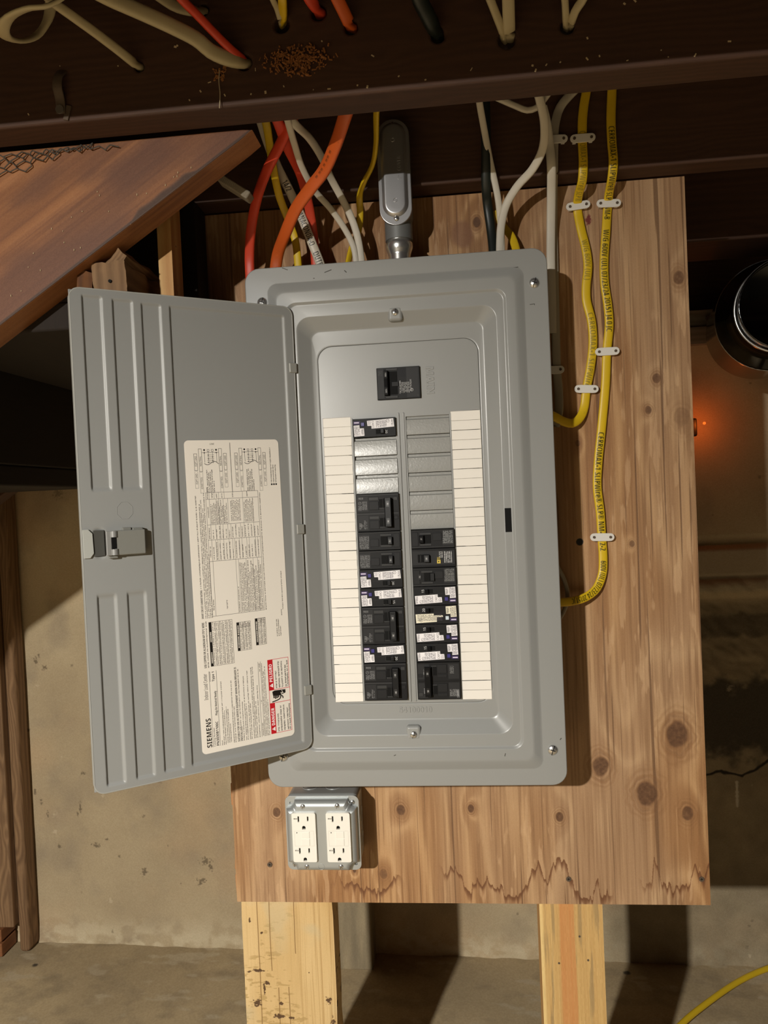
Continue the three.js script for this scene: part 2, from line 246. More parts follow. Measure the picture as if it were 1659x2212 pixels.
{
  const plain = (s) => { const T = dataTex(256, 256, (x, y) => { const n = fbm(x / 22, y / 22, s, 4), g = (hash(x, y, s) - 0.5) * 12, c = mix3([54, 50, 42], [74, 68, 57], n); return [c[0] + g, c[1] + g, c[2] + g]; }); return std(0xffffff, 0.9, 0, { map: T }); };
  struct('wall_left', uvGrain(box(-3.1, -2.9, -1.2, 0.7, -0.97, 5.2), 1, 1.2, 1.2), plain(1));
  struct('wall_right', uvGrain(box(2.9, 3.1, -1.2, 0.7, -0.97, 5.2), 1, 1.2, 1.2), plain(2));
  struct('wall_front', uvGrain(box(-2.9, 2.9, -1.2, 0.7, 5.0, 5.2), 1, 1.2, 1.2), plain(3));
  const ceil = new THREE.Group(); ceil.name = 'ceiling'; ceil.userData.kind = 'structure'; scene.add(ceil);
  for (let k = 0; k < 22; k++) { const z = -0.96 + k * 0.285; mesh('subfloor_plank', uvGrain(box(-2.9, 2.9, 0.665, 0.69, z, z + 0.281), 0, 0.25, 1, k * 0.31, k * 0.17), M.joist, ceil); }
  // the bored joist that the cables run through
  const s = new THREE.Shape(); s.moveTo(-2.9, 0.465); s.lineTo(2.9, 0.465); s.lineTo(2.9, 0.664); s.lineTo(-2.9, 0.664); s.closePath();
  for (const [x, y, r] of [[-0.2531, 0.5141, 0.0085], [-0.137, 0.5071, 0.0115], [-0.0945, 0.5425, 0.0115], [-0.0543, 0.5512, 0.0115], [-0.0206, 0.5322, 0.0105], [0.0701, 0.5143, 0.0105], [0.1407, 0.5033, 0.0125], [0.2025, 0.5102, 0.0105], [-0.1790, 0.567, 0.009]]) { const h = new THREE.Path(); h.absarc(x, y, r, 0, Math.PI * 2); s.holes.push(h); }
  const g1 = extrude(s, 0.036, 0.003, { bevelOffset: 0 }); at(g1, 0, 0, 0.141);
  mesh('joist', uvGrain(g1, 0, 0.25, 1, 0.1, 0), M.joist, ceil);
  mesh('joist', uvGrain(at(rbox(5.8, 0.203, 0.038, 0.003), 0, 0.5635, -0.083), 0, 0.25, 1, 0.43, 0.2), M.joist, ceil);
  mesh('joist', uvGrain(at(rbox(5.8, 0.203, 0.12, 0.003), 0, 0.5635, -0.46), 0, 0.25, 1, 0.77, 0.5), M.joist, ceil);
  for (const [i, z] of [0.42, 0.67, 0.91, 1.16, 1.4, 1.66, 2.14, 2.4, 2.65, 2.9, 3.15, 3.4, 3.65, 3.9, 4.15, 4.4, 4.65].entries()) mesh('joist', uvGrain(at(rbox(5.8, 0.203, 0.042, 0.003), 0, 0.5635, z), 0, 0.25, 1, i * 0.29, i * 0.41), M.joist, ceil);
  mesh('blocking', uvGrain(box(-0.81, -0.61, 0.522, 0.56, 1.682, 2.118), 2, 0.25, 1), M.joist, ceil);
}
{ // ceiling lamp: bulb in a porcelain holder, unseen shade inferred and shaped to dim upward light
  const [x, y, z] = LAMP.position, lamp = thing('bulb_lamp', 'warm bulb under an inferred small white enamel shade between the joists', 'lamp', [x, y, z]);
  mesh('lamp_holder', new THREE.LatheGeometry([[0.001, 0.0755], [0.055, 0.0755], [0.055, 0.066], [0.034, 0.05], [0.022, 0.042], [0.018, 0.030], [0.001, 0.030]].map(([a, b]) => new THREE.Vector2(a, b)), 28), M.white, lamp);
  mesh('shade', new THREE.LatheGeometry([[0.019, 0.050], [0.034, 0.046], [0.052, 0.024], [0.060, 0.0], [0.0606, 0.0], [0.0526, 0.0245], [0.0345, 0.047], [0.019, 0.051]].map(([a, b]) => new THREE.Vector2(a, b - 0.009)), 40), M.white, lamp);
  const bulb = mesh('bulb', new THREE.LatheGeometry([[0.0005, -0.034], [0.012, -0.032], [0.024, -0.022], [0.030, -0.006], [0.029, 0.006], [0.021, 0.02], [0.013, 0.031], [0.0005, 0.033]].map(([a, b]) => new THREE.Vector2(a, b)), 28), new THREE.MeshStandardMaterial({ color: 0xffffff, emissive: new THREE.Color(...LAMP.color), emissiveIntensity: 60, roughness: 0.4 }), lamp);
  bulb.castShadow = false;
  const l = new THREE.PointLight(new THREE.Color(...LAMP.color), LAMP.candela, 0, 2); l.castShadow = true; l.shadow.radius = 1.3; l.name = 'bulb_light'; lamp.add(l);
}
{ // small orange indicator lamp fixed to the foundation wall
  const [x, y, z] = GLOW.position, g = thing('indicator_lamp', 'tiny glowing orange indicator lamp on the foundation wall behind the plywood', 'lamp', [x - 0.012, y, -0.768]);
  mesh('lamp_base', at(rbox(0.02, 0.04, 0.045, 0.004), -0.006, 0, 0.0205), M.black, g);
  mesh('lens', at(new THREE.SphereGeometry(0.0032, 16, 12), 0.012, 0.006, z + 0.768), new THREE.MeshStandardMaterial({ color: rgb(255, 90, 20), emissive: new THREE.Color(...GLOW.color), emissiveIntensity: 1.2 }), g);
  const l = new THREE.PointLight(new THREE.Color(...GLOW.color), GLOW.candela, 0, 2); l.position.set(0.012, 0.006, z + 0.768); l.castShadow = true; l.shadow.radius = 0.3; l.name = 'indicator_light'; g.add(l);
}
{ // plywood backing board
  const X0 = -0.2815, X1 = 0.4015, Y0 = -0.5575, Y1 = 0.4605, W = 1024, H = 1536;
  const knots = [[0.3637, -0.3159, 0.017, 1], [0.257, -0.3588, 0.012, 1], [0.3195, -0.399, 0.015, 1], [0.3743, -0.427, 0.009, 0.9], [0.1966, -0.4316, 0.006, 1.2], [0.0714, -0.4189, 0.005, 1.2], [-0.0307, -0.4205, 0.007, 1], [-0.2153, -0.4231, 0.006, 1.2], [0.3888, 0.3219, 0.008, 0.8], [0.354, 0.1845, 0.006, 0.8], [0.3411, 0.1414, 0.005, 0.8], [0.3122, -0.0447, 0.004, 0.7], [0.1151, 0.4199, 0.006, 1.2], [0.386, 0.13, 0.012, 0.3], [-0.06, -0.515, 0.006, 0.6], [-0.1025, -0.510, 0.003, 1.3], [-0.2289, -0.5008, 0.003, 1.2], [0.264, 0.198, 0.004, 0.8], [0.243, 0.10, 0.004, 0.6]];
  const T = dataTex(W, H, (px, py) => {
    const x = X0 + px / W * (X1 - X0), y = Y0 + py / H * (Y1 - Y0);
    let f = 6.6 * fbm(x * 5.5 + 3, y * 1.3 + 2, 101, 3) + 1.3 * fbm(x * 17, y * 3.2, 103, 2) + 2.0 * x, kd = 0, halo = 0, swirl = 0;
    for (const [kx, ky, r, s] of knots) { const dx = (x - kx), dy = (y - ky) * 0.6, d2 = (dx * dx + dy * dy) / (r * r); if (d2 < 40) { f += 0.9 * s * Math.exp(-d2 / 5); const d = Math.hypot(x - kx, (y - ky) * 0.78) / r * (0.86 + 0.3 * fbm(x * 90, y * 90, 19, 2)); if (d < 2.6) swirl = Math.max(swirl, s * (1 - sstep(1.2, 2.6, d)) * (0.5 + 0.5 * Math.sin(d * 13 + 4 * fbm(x * 60, y * 60, 23, 2)))); kd = Math.max(kd, s * (1 - sstep(0.75, 1.0, d))); halo = Math.max(halo, 0.5 * s * (1 - sstep(0.0, 0.16, Math.abs(d - 1.22)))); } }
    // growth rings: pale earlywood and brown latewood alternate with the ring count f, with no regard to where on the sheet they lie
    const phase = f * 6.283, latewood = 0.5 - 0.5 * Math.cos(phase + 0.75 * Math.sin(phase));
    const cool = sstep(0.3, 0.7, fbm(x * 7, y * 2.2, 5, 3));
    const earlyTone = mix3([186, 144, 98], [180, 146, 110], cool), lateTone = mix3([142, 98, 58], [148, 112, 80], cool);
    let c = mix3(earlyTone, lateTone, latewood * (0.78 - 0.3 * cool));
    const grain = fbm(x * 420, y * 9, 107, 3); c = mix3(c, mix3(lateTone, [96, 66, 40], 0.4), 0.8 * clamp((grain - 0.52) * 2.2)); c = mix3(c, [210, 172, 128], 0.6 * clamp((0.42 - grain) * 2));
    c = mix3(c, [210, 174, 134], 0.45 * sstep(0.62, 0.72, fbm(x * 160, y * 22, 111, 3)) * sstep(0.4, 0.6, fbm(x * 6, y * 5, 117, 2)));
    const chk = fbm(x * 300, y * 3.3, 113, 2); if (chk > 0.76) c = mix3(c, [86, 58, 36], 0.55 * sstep(0.76, 0.82, chk));
    c = mix3(c, [124, 84, 50], 0.4 * swirl); c = mix3(c, [104, 70, 44], 0.5 * halo); c = mix3(c, [88, 58, 36], 0.8 * clamp(kd) * (0.7 + 0.6 * fbm(x * 300, y * 300, 2, 2)));
    const stain = 0.004 + 0.10 * fbm(x * 30, 3, 121, 3) ** 3 + 0.035 * vnoise(x * 110, 1, 127) ** 3 + 0.012 * vnoise(x * 420, 2, 129) ** 2, e = Y0 + stain - y;
    c = mix3(c, [98, 58, 32], 0.8 * sstep(-0.0006, 0.0006, e) * (1 - sstep(0.001, 0.005 + 0.016 * vnoise(x * 210, 5, 3), e)) * sstep(0.3, 0.5, fbm(x * 14, 9, 131, 2)) * sstep(-0.15, -0.1, x));
    { const d = Math.hypot(x - 0.2403, y + 0.0393); if (d < 0.006) c = mix3(c, [16, 14, 12], 1 - sstep(0.0042, 0.0056, d)); }
    { const d = Math.hypot((x - 0.270), (y - 0.410) * 0.8) + 0.006 * (fbm(x * 300, y * 300, 9, 2) - 0.5); if (d < 0.009) c = mix3(c, [104, 36, 32], 0.85 * (1 - sstep(0.003, 0.006, d))); }
    { const d = blot(x, y, 0.094, 0.405, 0.016, 0.022, 15); c = mix3(c, [128, 86, 62], 0.6 * d); }
    const g = (hash(px, py, 4) - 0.5) * 8; return [c[0] + g, c[1] + g, c[2] + g];
  });
  T.wrapS = T.wrapT = THREE.ClampToEdgeWrapping;
  const board = thing('plywood_board', 'unpainted knotty plywood backing board behind the grey breaker panel', 'plywood board', [0.06, Y0, -0.112]);
  const edgeT = dataTex(64, 256, (x, y) => { const k = Math.floor(x / 64 * 7), g = 30 * (fbm(x * 0.3, y * 0.05, k, 3) - 0.5); return k % 2 ? [150 + g, 102 + g, 60 + g] : [206 + g, 164 + g, 112 + g]; });
  const pmat = std(0xffffff, 0.62, 0, { map: T, bumpMap: T, bumpScale: 0.0007 }), emat = std(0xffffff, 0.8, 0, { map: edgeT });
  const g = box(X0, X1, Y0, Y1, -0.1215, -0.1025); g.translate(-0.06, -Y0, 0.112);
  const m = new THREE.Mesh(g, [emat, emat, emat, emat, pmat, emat]); m.name = 'sheet'; put(m, board);
  // splintered veneer along the hinge-side edge
  const R = rng(8);
  for (let k = 0; k < 7; k++) { const y = 0.02 + k * 0.035 + R() * 0.012, w = 0.003 + R() * 0.004, h = 0.022 + R() * 0.03; mesh('splinter', at(rbox(w * 0.6, h, 0.003, 0.0006, 1).rotateZ((R() - 0.5) * 0.12), X0 - 0.06 - w * 0.2, y, 0.0085 - R() * 0.012), std(rgb(176 + R() * 20, 122, 74), 0.8), board); }
  for (const [x, y] of [[0.2062, -0.5206], [-0.2289, -0.5008], [0.39, -0.52]]) { const s = mesh('screw', at(cyl(0.0036, 0.003, 0.002, 16).rotateX(Math.PI / 2), x - 0.06, y - Y0, 0.0102), M.rust, board); mesh('recess', merge([at(rbox(0.0036, 0.0008, 0.0005, 0.0002, 1), x - 0.06, y - Y0, 0.0112), at(rbox(0.0008, 0.0036, 0.0005, 0.0002, 1), x - 0.06, y - Y0, 0.0112)]), M.blackDeep, s); }
}
{ // posts under the board
  const a = thing('wooden_post', 'wide pale yellow worn wooden post under the plywood, chipped along its edges', 'post', [-0.212, FLOOR + 0.0046, -0.146]);
  const ga = new THREE.BoxGeometry(0.141, 1.44, 0.045, 10, 60, 2), pa = ga.attributes.position;
  for (let i = 0; i < pa.count; i++) { const x = pa.getX(i), y = pa.getY(i); if (Math.abs(x) > 0.069) { const k = 0.006 * Math.max(0, fbm(y * 60, x > 0 ? 1 : 7, 201, 3) - 0.5); pa.setX(i, x - Math.sign(x) * k); } }
  const worn = dataTex(384, 1536, (px, py) => { // 0.141 m wide, 0.564 m tall stretch, mirrored beyond
    const u = px / 384, v = py / 1536, x = u * 0.141, y = v * 0.564; let c = mix3([220, 190, 138], [200, 166, 110], clamp(fbm(x * 30, y * 6, 301, 4) * 1.4 - 0.2));
    const gr = fbm(x * 520 + 2 * fbm(x * 20, y * 8, 303, 2), y * 7, 305, 3); c = mix3(c, [168, 132, 80], 0.65 * clamp((gr - 0.52) * 2.6) * (0.3 + 0.9 * sstep(0.5, 0.75, u)));
    c = mix3(c, [176, 146, 92], 0.7 * sstep(0.58, 0.68, fbm(x * 110, y * 300, 307, 3)) * sstep(0.45, 0.6, fbm(x * 22, y * 14, 309, 3)));
    c = mix3(c, [196, 178, 140], 0.6 * sstep(0.55, 0.75, fbm(x * 18, y * 16, 311, 3)));
    for (const cx of [0.043, 0.052, 0.068, 0.081, 0.024]) { const d = Math.abs(x - cx - 0.002 * (fbm(y * 12, cx * 90, 313, 3) - 0.5)); if (d < 0.0012 && fbm(y * 9, cx * 50, 315, 2) > 0.45) c = mix3(c, [122, 90, 50], 0.75 * (1 - sstep(0.0002, 0.0009, d))); }
    for (const [gx, gy, rx, ry] of [[0.022, 0.372, 0.011, 0.0022], [0.008, 0.370, 0.004, 0.002], [0.035, 0.353, 0.004, 0.004], [0.030, 0.345, 0.0015, 0.010], [0.055, 0.322, 0.003, 0.003], [0.018, 0.322, 0.008, 0.005], [0.05, 0.302, 0.010, 0.004], [0.128, 0.328, 0.005, 0.006], [0.07, 0.30, 0.004, 0.003], [0.134, 0.29, 0.004, 0.012], [0.012, 0.45, 0.0015, 0.006], [0.03, 0.43, 0.002, 0.002], [0.016, 0.255, 0.012, 0.004], [0.062, 0.262, 0.012, 0.005], [0.1, 0.37, 0.001, 0.001], [0.04, 0.395, 0.001, 0.001]]) { const dx = (x - gx) / rx, dy = (y - gy) / ry; if (Math.abs(dx) < 2 && Math.abs(dy) < 2) c = mix3(c, [78, 54, 32], 0.9 * (1 - sstep(0.6, 1.0, Math.hypot(dx, dy) + 1.4 * (fbm(x * 420, y * 420, 317, 2) - 0.5)))); }
    const g = (hash(px, py, 4) - 0.5) * 12; return [c[0] + g, c[1] + g, c[2] + g];
  }); worn.wrapS = worn.wrapT = THREE.MirroredRepeatWrapping;
  ga.computeVertexNormals(); { const p = ga.attributes.position, n = ga.attributes.normal, uv = ga.attributes.uv; for (let i = 0; i < p.count; i++) uv.setXY(i, Math.abs(n.getZ(i)) > 0.6 ? (p.getX(i) + 0.0705) / 0.141 : p.getZ(i) / 0.141, (p.getY(i) + 0.72) / 0.564); }
  mesh('timber', at(ga, 0, 0.72, 0), std(0xffffff, 0.72, 0, { map: worn, bumpMap: worn, bumpScale: 0.0012 }), a);
  const b = thing('wooden_post', 'narrow pine post with an orange heartwood streak under the plywood', 'post', [0.2105, FLOOR - 0.0046, -0.142]);
  const streak = dataTex(256, 1024, (x, y) => { const u = x / 256, v = y / 1024, e = 0.12 * (fbm(v * 5, u * 2, 3, 4) - 0.5); let c = mix3([214, 178, 116], [190, 150, 92], fbm(u * 50, v * 5, 5, 3)); const k = sstep(0.30 + e, 0.36 + e, u) * (1 - sstep(0.57 + e, 0.585 + e, u)); c = mix3(c, [198, 136, 80], 0.9 * k * (0.6 + 0.6 * fbm(u * 40, v * 6, 8, 3))); c = mix3(c, [236, 206, 142], 0.8 * (1 - sstep(0.03, 0.09 + e, u))); c = mix3(c, [140, 120, 86], 0.5 * sstep(0.55, 0.7, fbm(u * 14, v * 12, 12, 4)) * (1 - k)); const g = (hash(x, y >> 2, 4) - 0.5) * 12; return [c[0] + g, c[1] + g, c[2] + g]; });
  const smat = std(0xffffff, 0.65, 0, { map: streak, bumpMap: streak, bumpScale: 0.0008 }), gm = new THREE.Mesh(at(new THREE.BoxGeometry(0.0905, 1.44, 0.038), 0, 0.72, 0), [M.postRed, M.postRed, M.postRed, M.postRed, smat, M.postRed]); gm.name = 'timber'; put(gm, b);
  for (const [x, y] of [[0.011, 0.44], [0.022, 0.405], [-0.02, 0.40]]) mesh('nail_hole', at(cyl(0.0016, 0.0016, 0.001, 10).rotateX(Math.PI / 2), x, y, 0.0188), M.rust, b);
  single('concrete_pier', merge([at(rbox(0.078, 1.40, 0.066, 0.004), -0.203, FLOOR + 0.703, -0.7345)]), std(0xffffff, 0.9, 0, { map: dataTex(128, 512, (x, y) => { const n = fbm(x / 30, y / 40, 401, 4), g = (hash(x, y, 3) - 0.5) * 14, c = mix3([128, 116, 94], [166, 150, 120], n * 1.3 - 0.1); return [c[0] + g, c[1] + g, c[2] + g]; }) }), 'slim grey pier standing against the foundation wall behind the wide post', 'pier');
}
{ // stairs
  const st = thing('staircase', 'brown wooden basement staircase with a broad sawn stringer under the joists', 'staircase', [-0.9, FLOOR, -0.2]);
  const m = 0.6352, off = [0.9, -FLOOR, 0.2];
  const stringer = (z0, z1, tip, low, width, mat, o) => { // lower edge passes through (tip, low) with slope m
    const s = new THREE.Shape(), yl = (x) => low + (x - tip) * m, yu = (x) => yl(x) + width; const xe = -2.56;
    s.moveTo(tip, yl(tip)); if (o.level) { s.lineTo(tip + 0.012, yl(tip) + 0.008); s.lineTo(tip + 0.003, o.level); s.lineTo((o.level - low - width) / m + tip, o.level); } else s.lineTo(tip, yu(tip));
    s.lineTo(xe, Math.max(yu(xe), FLOOR + 0.05)); s.lineTo(xe, Math.max(yl(xe), FLOOR)); if (yl(xe) < FLOOR) s.lineTo((FLOOR - low) / m + tip, FLOOR); s.closePath();
    const g = extrude(s, z1 - z0, 0.0015); at(g, 0, 0, z0);
    const p = g.attributes.position, uv = g.attributes.uv, n = g.attributes.normal, c = 1 / Math.hypot(1, m);
    for (let i = 0; i < p.count; i++) { const x = p.getX(i), y = p.getY(i), al = (x + y * m) * c, ac = (y - x * m) * c; uv.setXY(i, Math.abs(n.getZ(i)) > 0.5 ? (ac - 0.46) / 0.3 : 0.3 + p.getZ(i) / 0.3, al / 1.2); }
    return mesh('stringer', at(g, ...off), mat, st);
  };
  stringer(0.092, 0.130, -0.158, 0.4513, 0.29, M.stringer, { level: 0.4597 });
  stringer(-0.54, -0.50, -0.52, 0.301, 0.135, M.joist, {});
  for (let k = 0; k < 7; k++) { const x = -0.50 - k * 0.28, y = 0.372 + (x + 0.35) * m; mesh('tread', at(uvGrain(at(rbox(0.26, 0.035, 0.59, 0.004), x, y, -0.204), 2), ...off), M.oldWood, st); mesh('riser', at(uvGrain(at(rbox(0.02, 0.155, 0.59, 0.003), x + 0.125, y + 0.095, -0.204), 2), ...off), M.oldWood, st); }
}
// ---------------------------------------------------------------- breaker panel
function screw(parent, x, y, z, r, name = 'screw') { // truss-head machine screw with a cross recess
  const s = mesh(name, at(new THREE.LatheGeometry([[0.00005, r * 0.42], [r * 0.45, r * 0.36], [r * 0.8, r * 0.2], [r, 0.0], [r * 0.95, -0.0008], [0.00005, -0.0008]].map(([a, b]) => new THREE.Vector2(a, b)), 24).rotateX(Math.PI / 2), x, y, z), M.chrome, parent);
  mesh('recess', at(merge([rbox(r * 1.9, r * 0.14, r * 0.1, r * 0.03, 1), rbox(r * 0.2, r * 0.95, r * 0.1, r * 0.03, 1)]).rotateZ(1.25), x, y, z + r * 0.39), M.blackSoft, s);
  return s;
}
const ZD = -0.0095; // face of the inner dead front
const BP = thing('breaker_panel', 'grey steel breaker panel with its cover door swung open, on the plywood', 'breaker panel', [0, 0, -0.1025]);
{
  const add = (name, geo, mat) => mesh(name, at(geo, 0, 0, 0.1025), mat, BP);
  const bx = (x0, x1, y0, y1, z0, z1) => box(x0, x1, y0, y1, z0, z1);
  add('enclosure', merge([bx(-0.181, -0.179, -0.33, 0.33, -0.1024, -0.006), bx(0.179, 0.181, -0.33, 0.33, -0.1024, -0.006), bx(-0.179, 0.179, 0.328, 0.33, -0.1024, -0.006), bx(-0.179, 0.179, -0.33, -0.328, -0.1024, -0.006), bx(-0.179, 0.179, -0.328, 0.328, -0.1024, -0.100)]), M.paint);
  const R = [], r = (hw, hh, rad, z, cy = 0) => R.push([ring(hw, hh, rad, 7, 0, cy), z]);
  r(0.1965, 0.345, 0.019, -0.011); r(0.197, 0.3455, 0.0195, -0.0105); r(0.197, 0.3455, 0.0195, -0.0018); r(0.1966, 0.3451, 0.019, -0.0006); r(0.1955, 0.344, 0.018, 0);
  r(0.1675, 0.324, 0.013, 0); r(0.1660, 0.3225, 0.012, 0.0002); r(0.1635, 0.320, 0.012, 0.0014); r(0.157, 0.3125, 0.011, 0.0044); r(0.1545, 0.310, 0.0105, 0.0049); r(0.1532, 0.3085, 0.0105, 0.005);
  r(0.1432, 0.2962, 0.0135, 0.005); r(0.1422, 0.2952, 0.013, 0.0047); r(0.1404, 0.2933, 0.012, 0.0030); r(0.1396, 0.2925, 0.0118, 0.0026); r(0.1386, 0.2915, 0.0112, 0.0025);
  r(0.1305, 0.2772, 0.018, 0.0025); r(0.1291, 0.2758, 0.017, 0.0021); r(0.1278, 0.2744, 0.016, 0.0008); r(0.1155, 0.2612, 0.012, -0.0080); r(0.1140, 0.2596, 0.0115, -0.0092); r(0.1122, 0.2578, 0.011, -0.0098);
  r(0.1075, 0.2405, 0.0195, -0.0100, 0.0005); r(0.1062, 0.2388, 0.019, -0.0100, 0.0005); r(0.1056, 0.2382, 0.019, -0.0106, 0.0005); r(0.1055, 0.2381, 0.019, -0.0150, 0.0005);
  add('cover_frame', loft(R), M.paint);
  const s = rrShape(0.1048, 0.2374, 0.0185, 0, 0.0005);
  s.holes.push(rrShape(0.0288, 0.0212, 0.0006, 0.0004, 0.185, THREE.Path), rrShape(0.0285, 0.18685, 0.0006, -0.03405, -0.0456, THREE.Path), rrShape(0.0289, 0.18685, 0.0006, 0.0363, -0.0456, THREE.Path));
  const d = add('dead_front', at(extrude(s, 0.0012, 0.0005), 0, 0, ZD - 0.0017), M.paint);
  mesh('cavity', at(box(-0.104, 0.104, -0.236, 0.236, -0.05, -0.048), 0, 0, 0.1025), M.blackDeep, d);
  add('centre_rib', merge([at(rbox(0.0022, 0.382, 0.0024, 0.0009), -0.0018, -0.0445, ZD + 0.0002), at(rbox(0.0022, 0.382, 0.0020, 0.0008), 0.0048, -0.0445, ZD), at(rbox(0.0012, 0.376, 0.0018, 0.0005), -0.0634, -0.0456, ZD), at(rbox(0.0012, 0.376, 0.0018, 0.0005), 0.0662, -0.0456, ZD)]), M.paint);
  add('latch_slot', at(rbox(0.0082, 0.0308, 0.0012, 0.0003), 0.13455, 0, 0.0023), M.blackDeep);
  for (const y of [0.2735, -0.274]) add('screw_boss', at(rbox(0.019, 0.0185, 0.014, 0.004, 4), 0.0006, y, -0.0040), M.paint);
  for (const [x, y] of [[-0.1745, 0.3003], [0.1797, 0.3008], [0.1793, -0.2991], [-0.1752, -0.3035]]) screw(BP, x, y, 0.1025 + 0.0006, 0.0066);
  for (const y of [0.2752, -0.2758]) screw(BP, 0.0006, y, 0.1025 + 0.0033, 0.0048);
  add('raised_word', at(embossed('MAIN', 0.0098).rotateZ(-Math.PI / 2), 0.042, 0.1865, ZD), M.paint).userData.label = 'word MAIN pressed into the steel';
  add('raised_number', at(embossed('54100010', 0.0072), 0.0038, -0.2466, -0.0099), M.paint).userData.label = 'number 54100010 pressed into the steel';
  // scuffs on the flange
  const R2 = rng(31), marks = [];
  for (const [x, y, w, a] of [[-0.085, 0.335, 0.010, 0.3], [-0.062, 0.333, 0.004, -0.8], [0.155, 0.322, 0.011, 0.05], [0.157, 0.318, 0.007, 0.02], [-0.142, 0.342, 0.008, -0.4], [0.176, 0.274, 0.006, 0.1], [0.179, 0.2735, 0.002, 1.4], [0.190, -0.285, 0.003, 0.9], [0.118, -0.303, 0.004, 1.3], [-0.025, -0.302, 0.003, 0.4], [-0.104, 0.327, 0.002, 0]]) marks.push(at(rbox(w, 0.0006 + R2() * 0.0005, 0.0003, 0.0001, 1).rotateZ(a), x, y, Math.abs(y) < 0.3085 && Math.abs(x) < 0.153 ? 0.005 : 0.0001));
  add('scuffs', merge(marks), std(rgb(70, 68, 62), 0.8)).userData.label = 'small dark scuff marks on the grey paint';
  // filler plates over the empty spaces
  const bt = dataTex(256, 128, (x, y) => { const h = 255 * fbm(x / 9, y / 9, 17, 2); return [h, h, h]; }, false);
  const fm = new THREE.MeshPhysicalMaterial({ color: rgb(148, 148, 144), roughness: 0.32, clearcoat: 0.3, clearcoatRoughness: 0.2, bumpMap: bt, bumpScale: 0.00010 });
  const fs = new THREE.Shape([[-0.0121, -0.003], [-0.0121, 0.0], [-0.0115, 0.0006], [0.0052, 0.0009], [0.0074, 0.0005], [0.0090, -0.0018], [0.0121, -0.0022], [0.0121, -0.003]].map(([a, b]) => new THREE.Vector2(a, b)));
  const fg = new THREE.ExtrudeGeometry(fs, { depth: 0.0562, bevelEnabled: false }); fg.translate(0, 0, -0.0281); // (y, z) profile swept along x
  { const p = fg.attributes.position; for (let i = 0; i < p.count; i++) { const y = p.getX(i), z = p.getY(i), x = p.getZ(i); p.setXYZ(i, x, y, z); } const ix = []; for (let i = 0; i < p.count; i += 3) ix.push(i, i + 1, i + 2); fg.setIndex(ix); }
  const fill = toCreasedNormals(fg, 0.35); { const p = fill.attributes.position, u = new Float32Array(p.count * 2); for (let i = 0; i < p.count; i++) { u[i * 2] = p.getX(i) / 0.06; u[i * 2 + 1] = p.getY(i) / 0.03; } fill.setAttribute('uv', new THREE.BufferAttribute(u, 2)); }
  for (const [x, k] of [[-0.034, 1], [-0.034, 2], [-0.034, 3], [0.0363, 0], [0.0363, 1], [0.0363, 2], [0.0363, 3], [0.0363, 4], [0.0363, 5]]) { const f = mesh('filler_plate', fill, fm, BP); f.position.set(x, 0.1412 - 0.02491 * (k + 0.5), 0.1025 + ZD - 0.0004); f.rotation.x = x < 0 ? -0.050 + 0.008 * k : 0.012 * ((k % 3) - 1); f.rotation.y = x < 0 ? -0.052 : 0.01 * ((k % 2) - 0.5); }
  // two strips of circuit labels, thirty cells each
  const cell = rbox(0.0372, 0.01205, 0.0005, 0.0002, 1), strip = (x, y0, w) => {
    const base = mesh('label_strip', at(box(x - w / 2 - 0.0003, x + w / 2 + 0.0003, y0 - 30 * 0.01264, y0, ZD - 0.0002, ZD), 0, 0, 0.1025), M.paperEdge, BP); base.userData.label = 'strip of thirty blank circuit labels';
    for (let k = 0; k < 30; k++) { const c = mesh('label_cell', cell, M.paper, base); c.scale.x = w / 0.0372; c.position.set(x, y0 - (k + 0.5) * 0.01264 + (k % 2 ? 0.00016 : -0.00008), 0.1025 + ZD + 0.0001); }
  };
  strip(-0.0838, 0.1445, 0.0370); strip(0.0856, 0.1447, 0.0382);
}
